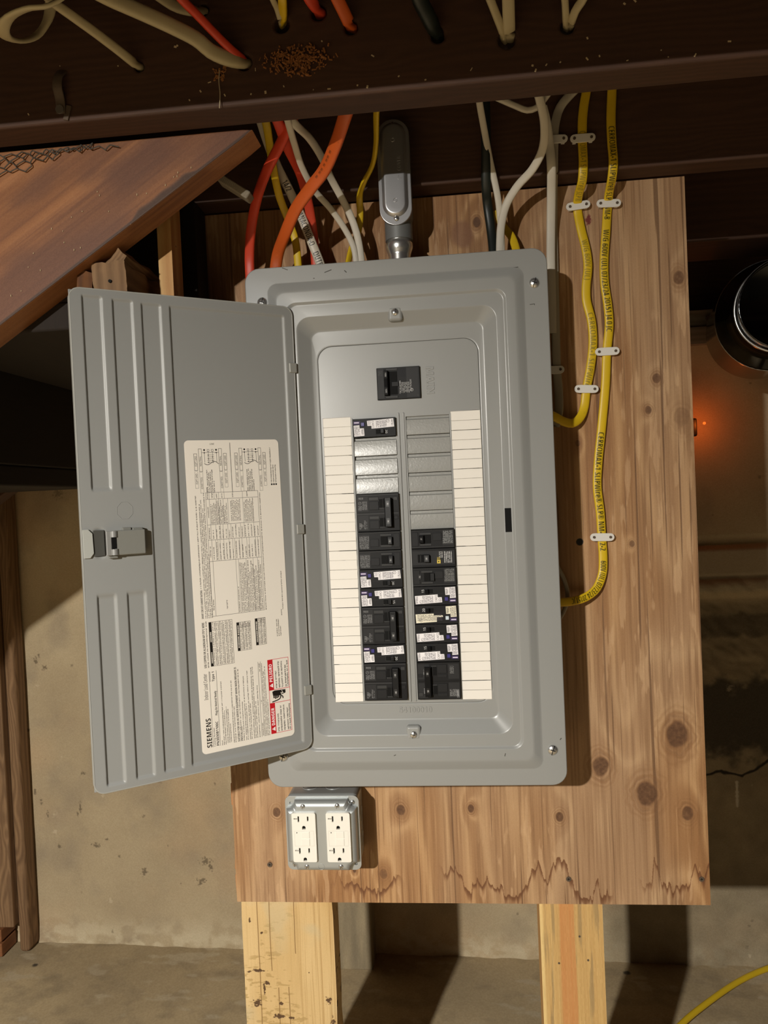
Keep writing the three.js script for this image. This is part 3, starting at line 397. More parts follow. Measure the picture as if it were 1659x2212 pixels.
{ // the open door, hinged on the left of the frame; local x = 0 at the hinge, free edge at -0.2715
  const D = new THREE.Group(); D.name = 'door'; D.position.set(-0.1335, 0, 0.1025 + 0.006); D.rotation.y = 0.60333; BP.add(D);
  const W = 0.2715, H = 0.2905, rad = 0.012;
  const slope = (v, a, w) => sstep(a - w / 2, a + w / 2, v);
  const groove = (x, y, x0, x1, ya, yb, w0 = 0.0022, w1 = 0.0042) => slope(x, x0, w0) * (1 - slope(x, x1, w1)) * slope(y, ya, 0.003) * (1 - slope(y, yb, 0.003));
  const depth = (x, y) => {
    let d = 0.0021 * Math.max(groove(x, y, -0.2570, -0.2365, 0.060, 0.281), groove(x, y, -0.2570, -0.2375, -0.282, -0.063), groove(x, y, -0.224, -0.2025, 0.060, 0.2795), groove(x, y, -0.224, -0.2040, -0.281, -0.063), groove(x, y, -0.1915, -0.1700, -0.280, 0.2775));
    d = Math.max(d, 0.0021 * groove(x, y, -0.1585, -0.0130, -0.2795, 0.2770, 0.0024, 0.0045));
    const pad = Math.max(0, 1 - Math.hypot((x + 0.2515) / 0.011, (y + 0.002) / 0.019)); d += 0.004 * sstep(0, 0.5, pad);
    return d;
  };
  const xs = [], ys = []; const lin = (a, b, n, arr) => { for (let i = 0; i < n; i++) arr.push(a + (b - a) * i / n); };
  lin(-W, -0.153, 150, xs); lin(-0.153, -0.022, 26, xs); lin(-0.022, 0, 28, xs); xs.push(0);
  lin(-H, -0.27, 16, ys); lin(-0.27, -0.07, 16, ys); lin(-0.07, 0.07, 60, ys); lin(0.07, 0.266, 16, ys); lin(0.266, H, 18, ys); ys.push(H);
  const pos = [], uv = [], idx = [], nx = xs.length;
  const inset = (y) => { const k = Math.abs(y) - (H - rad); return k > 0 ? rad - Math.sqrt(Math.max(0, rad * rad - k * k)) : 0; };
  for (const y of ys) for (const x of xs) { const q = inset(y), xx = clamp(x, -W + q, -q); pos.push(xx, y, -depth(xx, y)); uv.push(xx * 8, y * 8); }
  for (let j = 0; j + 1 < ys.length; j++) for (let i = 0; i + 1 < nx; i++) { const a = j * nx + i, b = a + 1, c = a + nx, d = c + 1; idx.push(a, b, c, b, d, c); }
  const g = new THREE.BufferGeometry(); g.setAttribute('position', new THREE.Float32BufferAttribute(pos, 3)); g.setAttribute('uv', new THREE.Float32BufferAttribute(uv, 2)); g.setIndex(idx); g.computeVertexNormals();
  mesh('inner_face', g, M.doorPaint, D);
  const outline = (o) => ring(W / 2 - o, H - o, rad - o * 0.5, 7, -W / 2, 0);
  const rim = loft([[outline(0.0004), -0.009], [outline(0), -0.0088], [outline(0), -0.0006], [outline(0.0003), 0.0001], [outline(0.0010), 0.0002], [outline(0.0014), -0.0004]]);
  mesh('edge_return', rim, std(rgb(168, 168, 162), 0.4), D);
  mesh('outer_skin', at(rbox(W - 0.002, 2 * H - 0.002, 0.001, 0.0004), -W / 2, 0, -0.0085), M.doorPaint, D);
  for (const y of [0.2105, -0.0005, -0.213]) mesh('hinge_clip', at(rbox(0.0105, 0.0128, 0.010, 0.0012), -0.0030, y, -0.0030), std(rgb(160, 160, 154), 0.38, 0.2), D);
  // octagonal knock-out outline
  const oct = []; for (let k = 0; k < 8; k++) { const a = Math.PI / 8 + k * Math.PI / 4; oct.push([-0.2225 + 0.0094 * Math.cos(a), 0.0345 + 0.0106 * Math.sin(a), 0.0001]); } oct.push(oct[0]);
  mesh('knockout', merge(oct.slice(0, 8).map((p, k) => { const q = oct[k + 1], l = Math.hypot(q[0] - p[0], q[1] - p[1]); return at(rbox(l, 0.0006, 0.0006, 0.0002, 1).rotateZ(Math.atan2(q[1] - p[1], q[0] - p[0])), (p[0] + q[0]) / 2, (p[1] + q[1]) / 2, 0); })), M.doorPaint, D);
  // latch: finger paddle, hinge barrel and sliding block
  const latch = mesh('latch', at(rbox(0.0345, 0.0285, 0.0095, 0.0014), -0.2195, -0.0025, 0.0042), std(rgb(128, 128, 122), 0.42), D); latch.userData.label = 'grey latch block with a sprung finger paddle';
  mesh('latch_tab', merge([at(rbox(0.012, 0.0315, 0.0075, 0.0012), -0.2100, -0.0018, 0.0028), at(rbox(0.010, 0.004, 0.006, 0.001), -0.222, 0.0128, 0.0025), at(rbox(0.010, 0.004, 0.006, 0.001), -0.238, -0.0182, 0.0022)]), std(rgb(122, 122, 116), 0.45), latch);
  mesh('latch_barrel', merge([at(cyl(0.0042, 0.0042, 0.0068, 18), -0.2372, 0.0078, 0.0072), at(cyl(0.0042, 0.0042, 0.0068, 18), -0.2368, -0.0128, 0.0072), at(rbox(0.006, 0.0285, 0.006, 0.001), -0.2428, -0.0025, 0.0055)]), std(rgb(150, 150, 148), 0.35, 0.2), latch);
  mesh('latch_window', at(rbox(0.0050, 0.0130, 0.0015, 0.0003), -0.2372, -0.0025, 0.0087), M.blackDeep, latch);
  const pad = new THREE.Shape(); pad.moveTo(-0.2696, 0.0142); pad.lineTo(-0.2640, 0.0142); pad.lineTo(-0.2598, 0.0095); pad.lineTo(-0.2592, -0.0128); pad.lineTo(-0.2630, -0.0178); pad.lineTo(-0.2694, -0.0178); pad.closePath();
  mesh('finger_paddle', at(extrude(pad, 0.0012, 0.0004), 0, 0, 0.0010), std(rgb(186, 188, 182), 0.34, 0.15), latch);
  mesh('finger_well', at(rbox(0.0120, 0.0300, 0.0016, 0.0005), -0.2525, -0.0020, 0.0002), std(rgb(70, 70, 66), 0.6), latch);
  // wiring label, drawn in reading direction (it is stuck on sideways, reading upwards)
  const T = canvasTex(2048, 650, (c, w, h) => {
    c.fillStyle = '#efe8dd'; c.fillRect(0, 0, w, h); c.fillStyle = '#17130f'; c.strokeStyle = '#17130f'; c.lineWidth = 2;
    const R = rng(3), text = (s, x, y, size, bold, width) => { c.font = (bold ? 'bold ' : '') + size + 'px sans-serif'; width ? c.fillText(s, x, y, width) : c.fillText(s, x, y); };
    const fine = (x, y, len, hgt, tone = '#3c362f') => { c.fillStyle = tone; let p = x; while (p < x + len) { const l = 2 + R() * 7; for (let q = 0; q < l; q += 2.4) c.fillRect(p + q, y + R() * hgt * 0.3, 1.3, hgt * (0.45 + R() * 0.4)); c.fillRect(p, y + hgt * (R() < 0.5 ? 0.25 : 0.6), l, 1.2); p += l + 1.5 + R() * 2.5; if (R() < 0.12) p += 5; } c.fillStyle = '#17130f'; };
    const para = (x, y, len, n, gap, hgt, tone) => { for (let k = 0; k < n; k++) fine(x, y + k * gap, len * (k === n - 1 ? 0.5 : 0.86 + R() * 0.14), hgt, tone); };
    text('SIEMENS', 36, 68, 46, true); text('Catalog Number', 38, 92, 17); text('PN3030B1100C', 38, 116, 23, true); text('Indoor Load Center', 352, 60, 34, false, 172); text('Enclosure', 468, 84, 15); text('Type 1', 466, 108, 22, true); text('Plug-On Neutral Ready', 240, 116, 22, true, 162);
    c.fillRect(36, 74, 500, 2); c.fillRect(36, 122, 500, 2);
    fine(36, 134, 30, 8); para(36, 146, 440, 2, 12, 8); para(44, 172, 250, 3, 11, 8); para(36, 214, 480, 2, 12, 8);
    text('SUITABLE FOR USE AS SERVICE EQUIPMENT WHEN MAIN BREAKER IS', 36, 258, 19, true, 500); text('INSTALLED', 36, 278, 19, true); fine(140, 265, 380, 9); fine(36, 284, 260, 8);
    para(36, 300, 480, 2, 11, 8); para(36, 328, 480, 2, 11, 8); para(36, 356, 490, 3, 11, 8); fine(36, 394, 360, 8);
    c.fillRect(36, 412, 510, 2); fine(40, 418, 90, 8); fine(260, 418, 20, 8); fine(480, 418, 60, 8); c.fillRect(36, 429, 510, 1.5); para(36, 434, 500, 4, 10, 7);
    // warning panels
    const warn = (x, word) => { c.fillStyle = '#c41522'; c.fillRect(x, 482, 208, 36); c.strokeStyle = '#c41522'; c.lineWidth = 2.5; c.strokeRect(x, 482, 208, 150); c.fillStyle = '#fff'; c.beginPath(); c.moveTo(x + 16, 512); c.lineTo(x + 31, 487); c.lineTo(x + 46, 512); c.fill(); c.font = 'bold 30px sans-serif'; c.fillText(word, x + 54, 511, 148); c.fillStyle = '#c41522'; c.fillRect(x + 29.5, 495, 3, 9); for (const [y, l] of [[530, 120], [552, 180], [574, 176], [600, 150], [616, 176]]) fine(x + 8, y, l, 13, '#221d18'); };
    warn(40, 'DANGER'); warn(338, 'PELIGRO'); c.strokeStyle = '#c41522'; c.strokeRect(248, 482, 90, 150);
    c.fillStyle = '#14110e'; for (let k = 0; k < 4; k++) c.fillRect(280 - (k === 1 ? 6 : k === 2 ? 4 : 0), 510 + k * 11, 42, 8.5); c.beginPath(); c.moveTo(298, 508); c.lineTo(326, 504); c.lineTo(332, 520); c.lineTo(328, 600); c.lineTo(306, 600); c.lineTo(292, 560); c.closePath(); c.fill();
    c.strokeStyle = '#14110e'; c.lineWidth = 7; c.beginPath(); c.moveTo(256, 500); c.bezierCurveTo(262, 540, 268, 566, 284, 562); c.bezierCurveTo(296, 560, 286, 586, 270, 578); c.stroke(); c.strokeStyle = '#efe8dd'; c.lineWidth = 4; c.beginPath(); c.moveTo(292, 576); c.lineTo(310, 566); c.lineTo(306, 582); c.lineTo(326, 572); c.stroke();
    // terminal tables
    c.strokeStyle = '#17130f'; c.fillStyle = '#17130f'; c.lineWidth = 1.5;
    text('USE COPPER OR ALUMINUM 60°/75°C WIRE', 560, 62, 22, true, 300); fine(560, 70, 296, 9);
    const table = (x, y, ww, hh, cols, rows) => { c.strokeRect(x, y, ww, hh); c.fillRect(x, y, ww, 18); for (const k of cols) c.fillRect(x + ww * k, y + 18, 1.5, hh - 18); for (let k = 0; k < rows; k++) { const yy = y + 22 + k * ((hh - 22) / rows); fine(x + 6, yy, ww * (cols[0] ?? 0.5) - 14, 7); fine(x + ww * (cols[0] ?? 0.5) + 8, yy, ww * 0.3, 7); fine(x + ww * 0.82, yy, ww * 0.15, 7); if (k % 2) c.fillRect(x, yy + 9, ww, 1); } c.fillStyle = '#efe8dd'; fineLight(x + 20, y + 5, 70); fineLight(x + ww * 0.55, y + 5, 60); c.fillStyle = '#17130f'; };
    const fineLight = (x, y, len) => { let p = x; while (p < x + len) { const l = 3 + R() * 6; c.fillRect(p, y, l, 8); p += l + 2; } };
    table(566, 92, 290, 158, [0.44, 0.8], 11); table(640, 280, 190, 96, [0.6, 0.82], 7); table(660, 410, 180, 74, [0.6], 5);
    para(700, 560, 130, 3, 13, 8);
    // short-circuit ratings
    text('SHORT CIRCUIT CURRENT RATING:', 884, 62, 18, true, 190); fine(1082, 50, 600, 9); para(884, 72, 830, 5, 11, 8);
    c.strokeRect(892, 122, 812, 360); for (const x of [1252, 1392, 1492, 1660]) c.fillRect(x, 122, 1.5, 360); c.fillRect(892, 144, 812, 1.5); for (const x of [930, 1280, 1400, 1540, 1664]) fine(x, 129, 70, 9);
    for (const [x0, x1, ys2] of [[892, 1252, [300, 318, 372, 420, 452]], [1252, 1392, [172, 186, 200, 226, 262, 286, 300, 332, 350, 384, 402, 446, 462]], [1392, 1492, [178, 208, 226, 258, 280, 346, 372, 440]], [1492, 1660, [190, 206, 236, 268, 372, 440]], [1660, 1704, [178, 208, 246, 372]]]) for (const y of ys2) c.fillRect(x0, y, x1 - x0, 1.2);
    fine(930, 220, 60, 9); para(898, 304, 340, 1, 9, 8); for (let y = 324; y < 476; y += 11) fine(898, y, 250 + R() * 90, 8);
    for (let y = 152; y < 476; y += 22) { fine(1262, y, 60 + R() * 60, 8); fine(1400, y + 3, 50 + R() * 36, 8); } for (let y = 150; y < 262; y += 9.5) fine(1498, y, 110 + R() * 45, 7); for (let y = 286; y < 350; y += 10) fine(1510, y, 120 + R() * 20, 7); for (let y = 378; y < 440; y += 10) fine(1500, y, 120 + R() * 30, 7);
    for (const y of [160, 190, 226, 300, 400]) fine(1668, y, 28, 9); fine(892, 490, 800, 8);
    fine(880, 612, 260, 8); fine(840, 600, 40, 8);
    // wiring diagrams
    const diag = (y) => { c.lineWidth = 2; c.strokeStyle = '#17130f'; const B2 = (x, yy, ww, hh, s, dash) => { c.setLineDash(dash ? [5, 4] : []); c.strokeRect(x, yy, ww, hh); c.setLineDash([]); if (s) { c.font = '16px sans-serif'; c.fillText(s, x + 26, yy + hh - 4, ww - 40); } };
      B2(1736, y, 110, 20, 'EQPT GND', true); B2(1852, y, 108, 20, 'EQPT GND'); B2(1704, y + 32, 136, 20, '(OMITTED)', true); B2(1844, y + 32, 148, 20, '  NEUTRAL'); B2(1704, y + 166, 136, 20, '(OMITTED)', true); B2(1844, y + 166, 148, 20, '  NEUTRAL'); B2(1736, y + 198, 110, 20, 'EQPT GND', true); B2(1852, y + 198, 108, 20, 'EQPT GND');
      c.fillRect(1966, y + 52, 2, 114); for (const k of [70, 150]) { c.fillRect(1902, y + k, 66, 2); c.beginPath(); c.arc(1966, y + k, 4, 0, 7); c.fill(); c.beginPath(); c.arc(1984, y + k, 6, 0, 7); c.fill(); }
      for (const k of [96, 124]) { c.strokeRect(1974, y + k - 6, 13, 12); c.fillRect(1896, y + k, 78, 1.5); } for (let k = 0; k < 5; k++) { c.fillRect(1902 + k * 12, y + 86, 1.5, 48); c.beginPath(); c.arc(1902 + k * 12, y + (k % 2 ? 124 : 96), 3.2, 0, 7); c.fill(); }
      c.lineWidth = 3; c.beginPath(); c.moveTo(1896, y + 66); c.bezierCurveTo(1872, y + 96, 1904, y + 110, 1908, y + 130); c.bezierCurveTo(1912, y + 146, 1896, y + 154, 1892, y + 162); c.stroke();
      para(1706, y + 76, 150, 5, 11, 8, '#17130f'); };
    diag(60); diag(334); c.font = '15px sans-serif'; c.save(); c.translate(2018, 168); c.rotate(Math.PI / 2); c.fillText('LINE', 0, 0); c.restore(); c.fillRect(1700, 304, 330, 3); for (const y of [586, 602, 618]) { c.beginPath(); c.arc(1742, y, 6, 0, 7); c.fill(); fine(1754, y - 5, y === 586 ? 240 : 120, 9); }
  });
  const lw = 0.1218, lh = 0.3862, ls = rrShape(lw / 2, lh / 2, 0.0055), lg = extrude(ls, 0.0002), lp = lg.attributes.position, lu = lg.attributes.uv;
  for (let i = 0; i < lp.count; i++) lu.setXY(i, (lp.getY(i) + lh / 2) / lh, 1 - (lp.getX(i) + lw / 2) / lw);
  const lab = mesh('wiring_label', lg, std(0xffffff, 0.5, 0, { map: T }), D); lab.position.set(-0.0866, -0.0763, -0.0019); lab.rotation.z = 0.010; lab.userData.label = 'large white wiring label printed sideways with tables and a red warning';
}

// ---------------------------------------------------------------- breakers
const PX = 9; // print pixels per millimetre
function face(wmm, hmm, draw) { return dull(0xffffff, 0.5, { map: canvasTex(Math.round(wmm * PX), Math.round(hmm * PX), (c, w, h) => { c.fillStyle = '#1b1b1c'; c.fillRect(0, 0, w, h); c.scale(PX, PX); draw(c); }) }); }
const sideText = (c, s, x, y, size, color, bold = true, width) => { c.save(); c.translate(x, y); c.rotate(Math.PI / 2); c.font = (bold ? 'bold ' : '') + size + 'px sans-serif'; c.fillStyle = color; width ? c.fillText(s, 0, 0, width) : c.fillText(s, 0, 0); c.restore(); };
const specks = (c, x, y, w, h, color, seed, pitch = 1.1) => { const R = rng(seed); c.fillStyle = color; for (let q = x; q < x + w; q += pitch) { let p = y; while (p < y + h) { const l = 0.3 + R() * 0.9; c.fillRect(q, p, pitch * 0.55, Math.min(l, y + h - p)); p += l + 0.2 + R() * 0.4; if (R() < 0.15) p += 0.8; } } };
const seal = (c, x, y, r, color) => { c.strokeStyle = color; c.lineWidth = 0.35; c.beginPath(); c.arc(x, y, r, 0, 7); c.stroke(); c.beginPath(); c.moveTo(x - r * 0.4, y + r * 0.4); c.lineTo(x + r * 0.5, y - r * 0.5); c.stroke(); };
const poly = (c, pts, color) => { c.fillStyle = color; c.beginPath(); pts.forEach(([x, y], i) => (i ? c.lineTo(x, y) : c.moveTo(x, y))); c.closePath(); c.fill(); };
const arcFace = (amp, seed, cream) => face(56.2, 24, (c) => {
  const wht = cream ? '#efe9d2' : '#f1eef0', ink = '#4c4850';
  c.fillStyle = '#3a2f52'; c.fillRect(1, 3, 9, 4.6); c.fillStyle = '#d9cfe6'; c.fillRect(1.8, 4.2, 6.6, 1.6);
  poly(c, [[1, 8.7], [8.9, 8.4], [9.1, 12.6], [14.6, 12.6], [15, 22.6], [1.5, 23.2]], wht); specks(c, 2, 9.6, 7, 12.6, ink, seed); if (!cream || 1) sideText(c, 'TEST', 10.9, 13.4, 3.5, '#2c2a30', true, 8.6);
  if (cream) { poly(c, [[19, 8.8], [27, 8.6], [27.2, 2.6], [54.4, 1.4], [54.9, 13.2], [31, 13.6], [31, 11.2], [19.2, 11]], wht); specks(c, 20, 4.2, 33, 8.6, ink, seed + 2, 1.5); seal(c, 48, 5, 2, ink); }
  else { poly(c, [[19, 3.1], [54, 1.4], [54.8, 12.4], [24.8, 13.8], [24.6, 9.9], [19.5, 9.9]], wht); specks(c, 20, 3.9, 4, 5, '#8a8690', seed + 1); sideText(c, 'CAFCI', 25.8, 3.6, 3.9, '#3a373c', false, 9.6); specks(c, 31, 3.4, 14, 8.6, ink, seed + 2, 1.3); seal(c, 46.6, 4.4, 2, ink); specks(c, 51.2, 2.4, 2.6, 9, ink, seed + 3, 1.4); }
  c.strokeStyle = '#4a4a4b'; c.lineWidth = 0.4; c.strokeRect(30.4, 14.6, 8.8, 6.8); sideText(c, String(amp), 42.3, 16.0, 4.4, '#d8d8d8', false);
  c.fillStyle = '#19191a'; c.fillRect(48, 15, 7, 7); c.fillStyle = '#2d2d2e'; c.fillRect(17, 15, 12, 0.4);
});
const poleFace = (amp, seed, poles, o = {}) => face(56.2, 24 + 24.91 * (poles - 1), (c) => {
  for (let k = 0; k < poles; k++) {
    c.save(); c.translate(0, k * 24.91); const tone = o.tone ?? '#8f8f90';
    c.fillStyle = '#3c3c3d'; c.fillRect(0.6, 0.5, 55, 1.2); c.fillStyle = '#0c0c0c'; c.fillRect(0, 23.3, 56.2, 0.9); c.fillStyle = '#2b2b2c'; c.fillRect(1.4, 3, 14, 19.4);
    if (poles === 1) { specks(c, 2, 5.6, 12.4, 7, tone, seed + k); specks(c, 2, 13.2, 12, 8.8, tone, seed + k + 9, 1.4); specks(c, 17.4, 13.2, 4.2, 3.2, tone, seed + 4); seal(c, 24.6, 14.8, 1.6, tone); }
    else if (k === 0) { specks(c, 3, 4, 6, 2.4, tone, seed); seal(c, 4.6, 11.6, 1.9, tone); specks(c, 8, 9.4, 6.4, 11, tone, seed + 2); specks(c, 2.4, 15, 4.5, 6, tone, seed + 3); }
    else { specks(c, 3, 13, 2.6, 8, tone, seed + 5); seal(c, 6.6, 16.4, 1.5, tone); specks(c, 9.4, 9.6, 1.4, 12, tone, seed + 6); specks(c, 12.4, 11, 1, 10, tone, seed + 8); }
    c.restore();
  }
});
const FACE = {
  a20: arcFace(20, 5), a15: arcFace(15, 9), a20c: arcFace(20, 14, true), p2: poleFace(30, 21, 2), p1: poleFace(15, 33, 1), p20: poleFace(20, 41, 1, { tone: '#a4a6a6' }),
  p2r: face(56.2, 48.9, (c) => { for (let k = 0; k < 2; k++) { c.save(); c.translate(0, k * 24.91); c.fillStyle = '#2c2c2d'; c.fillRect(1.2, 2, 14, 20); c.fillRect(40, 2, 15, 20); specks(c, 45, 8, 2.4, 7, '#b0b0b0', 51 + k); c.fillStyle = '#0c0c0c'; c.fillRect(0, 23.6, 56.2, 0.8); c.restore(); } specks(c, 2, 2, 3, 10, '#b2b2b2', 55); specks(c, 2, 4, 12, 9, '#9d9d9d', 56, 1.4); specks(c, 8, 34, 5, 10, '#8a8a8a', 57); }),
  sq: face(56.2, 24, (c) => { c.fillStyle = '#2a2a2b'; c.fillRect(0.5, 3, 55, 18.4); specks(c, 4, 5, 10, 15, '#d2d2d2', 61, 2.2); specks(c, 16, 12, 4, 8, '#c9c9c9', 62, 1.8); c.fillStyle = '#d9bf56'; c.fillRect(19, 4.4, 4.6, 4.6); c.fillStyle = '#1a1a1a'; c.fillRect(20.7, 6.0, 1.5, 1.5); specks(c, 19.4, 9.4, 3.4, 3.4, '#d9bf56', 63); }),
  off: poleFace(15, 71, 1, { tone: '#9a9a98' }),
  main: face(56.4, 41.2, (c) => { c.fillStyle = '#303031'; c.fillRect(39, 1, 16, 39); c.fillRect(1, 1, 8, 39); c.fillStyle = '#17171a'; c.fillRect(28, 1.5, 11, 12); specks(c, 29.5, 18, 1.4, 17, '#c9c9c9', 81); specks(c, 32, 20, 11, 14, '#b9b9b9', 82, 1.6); specks(c, 43.5, 17, 1.2, 15, '#c9c9c9', 83); seal(c, 45.5, 30.5, 1.9, '#cfcfcf'); specks(c, 2, 4, 5, 6, '#4a4a4a', 84); }),
};
const number = (s) => canvasTex(48, 96, (c) => { c.fillStyle = '#161617'; c.fillRect(0, 0, 48, 96); c.save(); c.translate(12, 48); c.rotate(Math.PI / 2); c.font = '34px sans-serif'; c.fillStyle = '#dadada'; c.textAlign = 'center'; c.fillText(s, 0, 0); c.restore(); });
const NUM = Object.fromEntries(['15', '20', '30', '100'].map((s) => [s, std(0xffffff, 0.45, 0, { map: number(s) })]));
const mm = 0.001;
const plate = (w, h, d) => rbox(w * mm, h * mm, d * mm, 0.0004, 1);
function wedge(w, h, d0, d1) { // handle: low at its left edge, high at its right
  const s = new THREE.Shape(); s.moveTo(-w / 2 * mm, 0); s.lineTo(w / 2 * mm, 0); s.lineTo((w / 2 - 0.6) * mm, d1 * mm); s.lineTo((-w / 2 + 1.2) * mm, (d0 + (d1 - d0) * 0.75) * mm); s.lineTo(-w / 2 * mm, d0 * mm); s.closePath();
  const g = extrude(s, (h - 0.8) * mm, 0.0004); g.rotateX(Math.PI / 2); g.translate(0, (h / 2 - 0.4) * mm, 0); return g;
}
function breaker(kind, slot, side, label) {
  const poles = kind === 'p2' || kind === 'p2r' ? 2 : 1, y = 0.1412 - 0.02491 * (slot + poles / 2), x = side < 0 ? -0.0341 : 0.0363;
  const b = thing('circuit_breaker', label, 'breaker', [x, y, -0.0085], 'circuit breakers in the panel'); if (side > 0) b.rotation.z = Math.PI;
  const h = 24.1 + 24.91 * (poles - 1), Z = 0.0045; // face above the dead front
  mesh('body', at(rbox(0.0566, h * mm, 0.034, 0.0007), 0, 0, Z - 0.0176), M.black, b);
  const mat = { a20: FACE.a20, a15: FACE.a15, a20c: FACE.a20c, p2: FACE.p2, p2r: FACE.p2r, p1: FACE.p1, p20: FACE.p20, sq: FACE.sq, off: FACE.off }[kind];
  { const g = new THREE.BoxGeometry(0.0560, (h - 0.3) * mm, 0.0006); mesh('face_print', at(g, 0, 0, Z - 0.0004), mat, b); }
  const X = (v) => (v - 28.1) * mm, Y = (v) => (h / 2 - v) * mm; // millimetres from the upper left corner
  if (kind.startsWith('a')) {
    mesh('test_button', at(plate(4.4, 4.8, 2), X(13.4), Y(7.6), Z + 0.0004), kind === 'a20c' ? M.paleBlue : M.blue, b).userData.label = kind === 'a20c' ? 'pale blue square test button' : 'dark blue square test button';
    mesh('handle_well', at(plate(8, 6, 0.5), X(34.6), Y(18), Z), M.blackDeep, b);
    mesh('handle', at(wedge(5, 5.4, 1.5, 4.5), X(38.6), Y(18), Z), M.black, b);
    mesh('handle_rim', merge([at(plate(9, 0.6, 0.8), X(34.6), Y(21.4), Z), at(plate(0.6, 7, 0.8), X(30.2), Y(18), Z)]), M.ridge, b);
  } else if (kind === 'p2' || kind === 'p2r') {
    const wide = kind === 'p2';
    for (let k = 0; k < 2; k++) {
      const o = k * 24.91;
      mesh('terminal_block', at(plate(12.6, 11, 1.6), X(23.3), Y(o + 15.4), Z), M.blackSoft, b); mesh('rating_plate', at(plate(12.8, 4, 0.8), X(23.3), Y(o + 6.2), Z), wide ? M.ridge : M.blackSoft, b);
      mesh('handle_well', at(plate(6.6, 11, 0.5), X(33.6), Y(o + 12.6), Z), M.blackDeep, b); mesh('handle_rim', merge([at(plate(7.4, 1.4, 1.2), X(33.6), Y(o + 19.2), Z), at(plate(0.6, 13, 1), X(35.6), Y(o + 12.6), Z + 0.0004)]), M.ridge, b);
      mesh('clip', at(plate(5.4, 4.4, 1.2), X(52), Y(o + 7), Z), k ? M.blackSoft : M.ridge, b);
    }
    const tie = mesh('tie_handle', at(wedge(8.4, 38, 4.5, 8.5), X(42.0), Y(24.5), Z), M.black, b);
    for (const v of [13.4, 36.2]) mesh('amp_number', at(new THREE.BoxGeometry(0.0042, 0.0080, 0.0003).rotateY(-0.15), X(42.2), Y(v), Z + 0.0087), NUM['30'], tie);
  } else if (kind === 'sq') {
    mesh('handle_well', at(plate(16, 10.4, 0.5), X(40.6), Y(11.6), Z), M.blackDeep, b); mesh('handle', at(wedge(8, 9.4, 2, 5.5).rotateZ(Math.PI), X(37.4), Y(11.6), Z), M.black, b); mesh('handle_ridge', at(plate(1.1, 9, 1.6), X(44.6), Y(11.6), Z + 0.0006), M.ridge, b);
    mesh('amp_number', at(new THREE.BoxGeometry(0.0038, 0.0066, 0.0003).rotateY(0.145), X(37.0), Y(11.6), Z + 0.0057), NUM['20'], b);
    mesh('edge_rail', merge([at(plate(55, 1.2, 1), 0, Y(1.6), Z), at(plate(55, 1.2, 1), 0, Y(22.6), Z)]), M.blackSoft, b);
  } else {
    const off = kind === 'off', amp = kind === 'p20' ? '20' : '15';
    mesh('terminal_block', at(plate(11.4, 10, 1.2), X(22), Y(14.5), Z), M.blackSoft, b); mesh('clip', at(plate(8, 18, 1), X(51), Y(12), Z), M.blackSoft, b);
    mesh('handle_well', at(plate(off ? 12 : 9.4, 11, 0.5), X(off ? 35.4 : 35), Y(12), Z), M.blackDeep, b); mesh('handle_rim', merge([at(plate(15, 2.6, 1.2), X(37.4), Y(4.6), Z), at(plate(15, 2.8, 1.2), X(37.4), Y(19), Z)]), M.ridge, b);
    mesh('handle', at(off ? wedge(6, 10, 1, 3).rotateZ(Math.PI) : wedge(6.4, 10, 2, 5.5), X(off ? 31 : 42.4), Y(12), Z), M.black, b);
    mesh('amp_number', at(new THREE.BoxGeometry(0.0036, 0.006, 0.0003).rotateY(off ? 0 : -0.19), X(off ? 47 : 42.7), Y(12.5), Z + (off ? 0.0008 : 0.0057)), NUM[amp], b);
    mesh('edge_rail', merge([at(plate(55, 1.0, 0.8), 0, Y(1.2), Z), at(plate(55, 0.8, 0.8), 0, Y(23.2), Z)]), M.ridge, b);
  }
  return b;
}
const HS = 'in the column beside the door hinge', LS = 'in the column beside the latch slot';
breaker('a20', 0, -1, 'white-labelled 20 amp breaker standing alone above the bare grey filler plates');
breaker('p2', 4, -1, 'black double 30 amp breaker directly below a bare filler plate');
breaker('p1', 6, -1, 'plain black 15 amp breaker directly under a double 30 amp breaker');
breaker('p1', 7, -1, 'plain black 15 amp breaker directly above a white-labelled 20 amp breaker');
breaker('a20', 8, -1, 'white-labelled 20 amp breaker between two 15 amp breakers ' + HS);
breaker('a15', 9, -1, 'white-labelled 15 amp breaker between a 20 amp and a double 30 amp breaker');
breaker('p2', 10, -1, 'black double 30 amp breaker between two white-labelled breakers');
breaker('a20', 12, -1, 'white-labelled 20 amp breaker between two double 30 amp breakers');
breaker('p2', 13, -1, 'bottom double 30 amp breaker ' + HS);
breaker('p20', 6, 1, 'black 20 amp breaker directly below the filler plates ' + LS);
breaker('sq', 7, 1, 'black 20 amp breaker printed with a small yellow square');
breaker('off', 8, 1, 'black 15 amp breaker with its handle thrown to off');
breaker('a15', 9, 1, 'topmost white-labelled 15 amp breaker ' + LS);
breaker('a20c', 10, 1, 'cream-labelled 20 amp breaker with a pale blue test button');
breaker('a15', 11, 1, 'white-labelled 15 amp breaker right below the cream-labelled breaker');
breaker('a15', 12, 1, 'lowest white-labelled 15 amp breaker above the bottom pair ' + LS);
breaker('p2r', 13, 1, 'bottom double 30 amp breaker ' + LS);
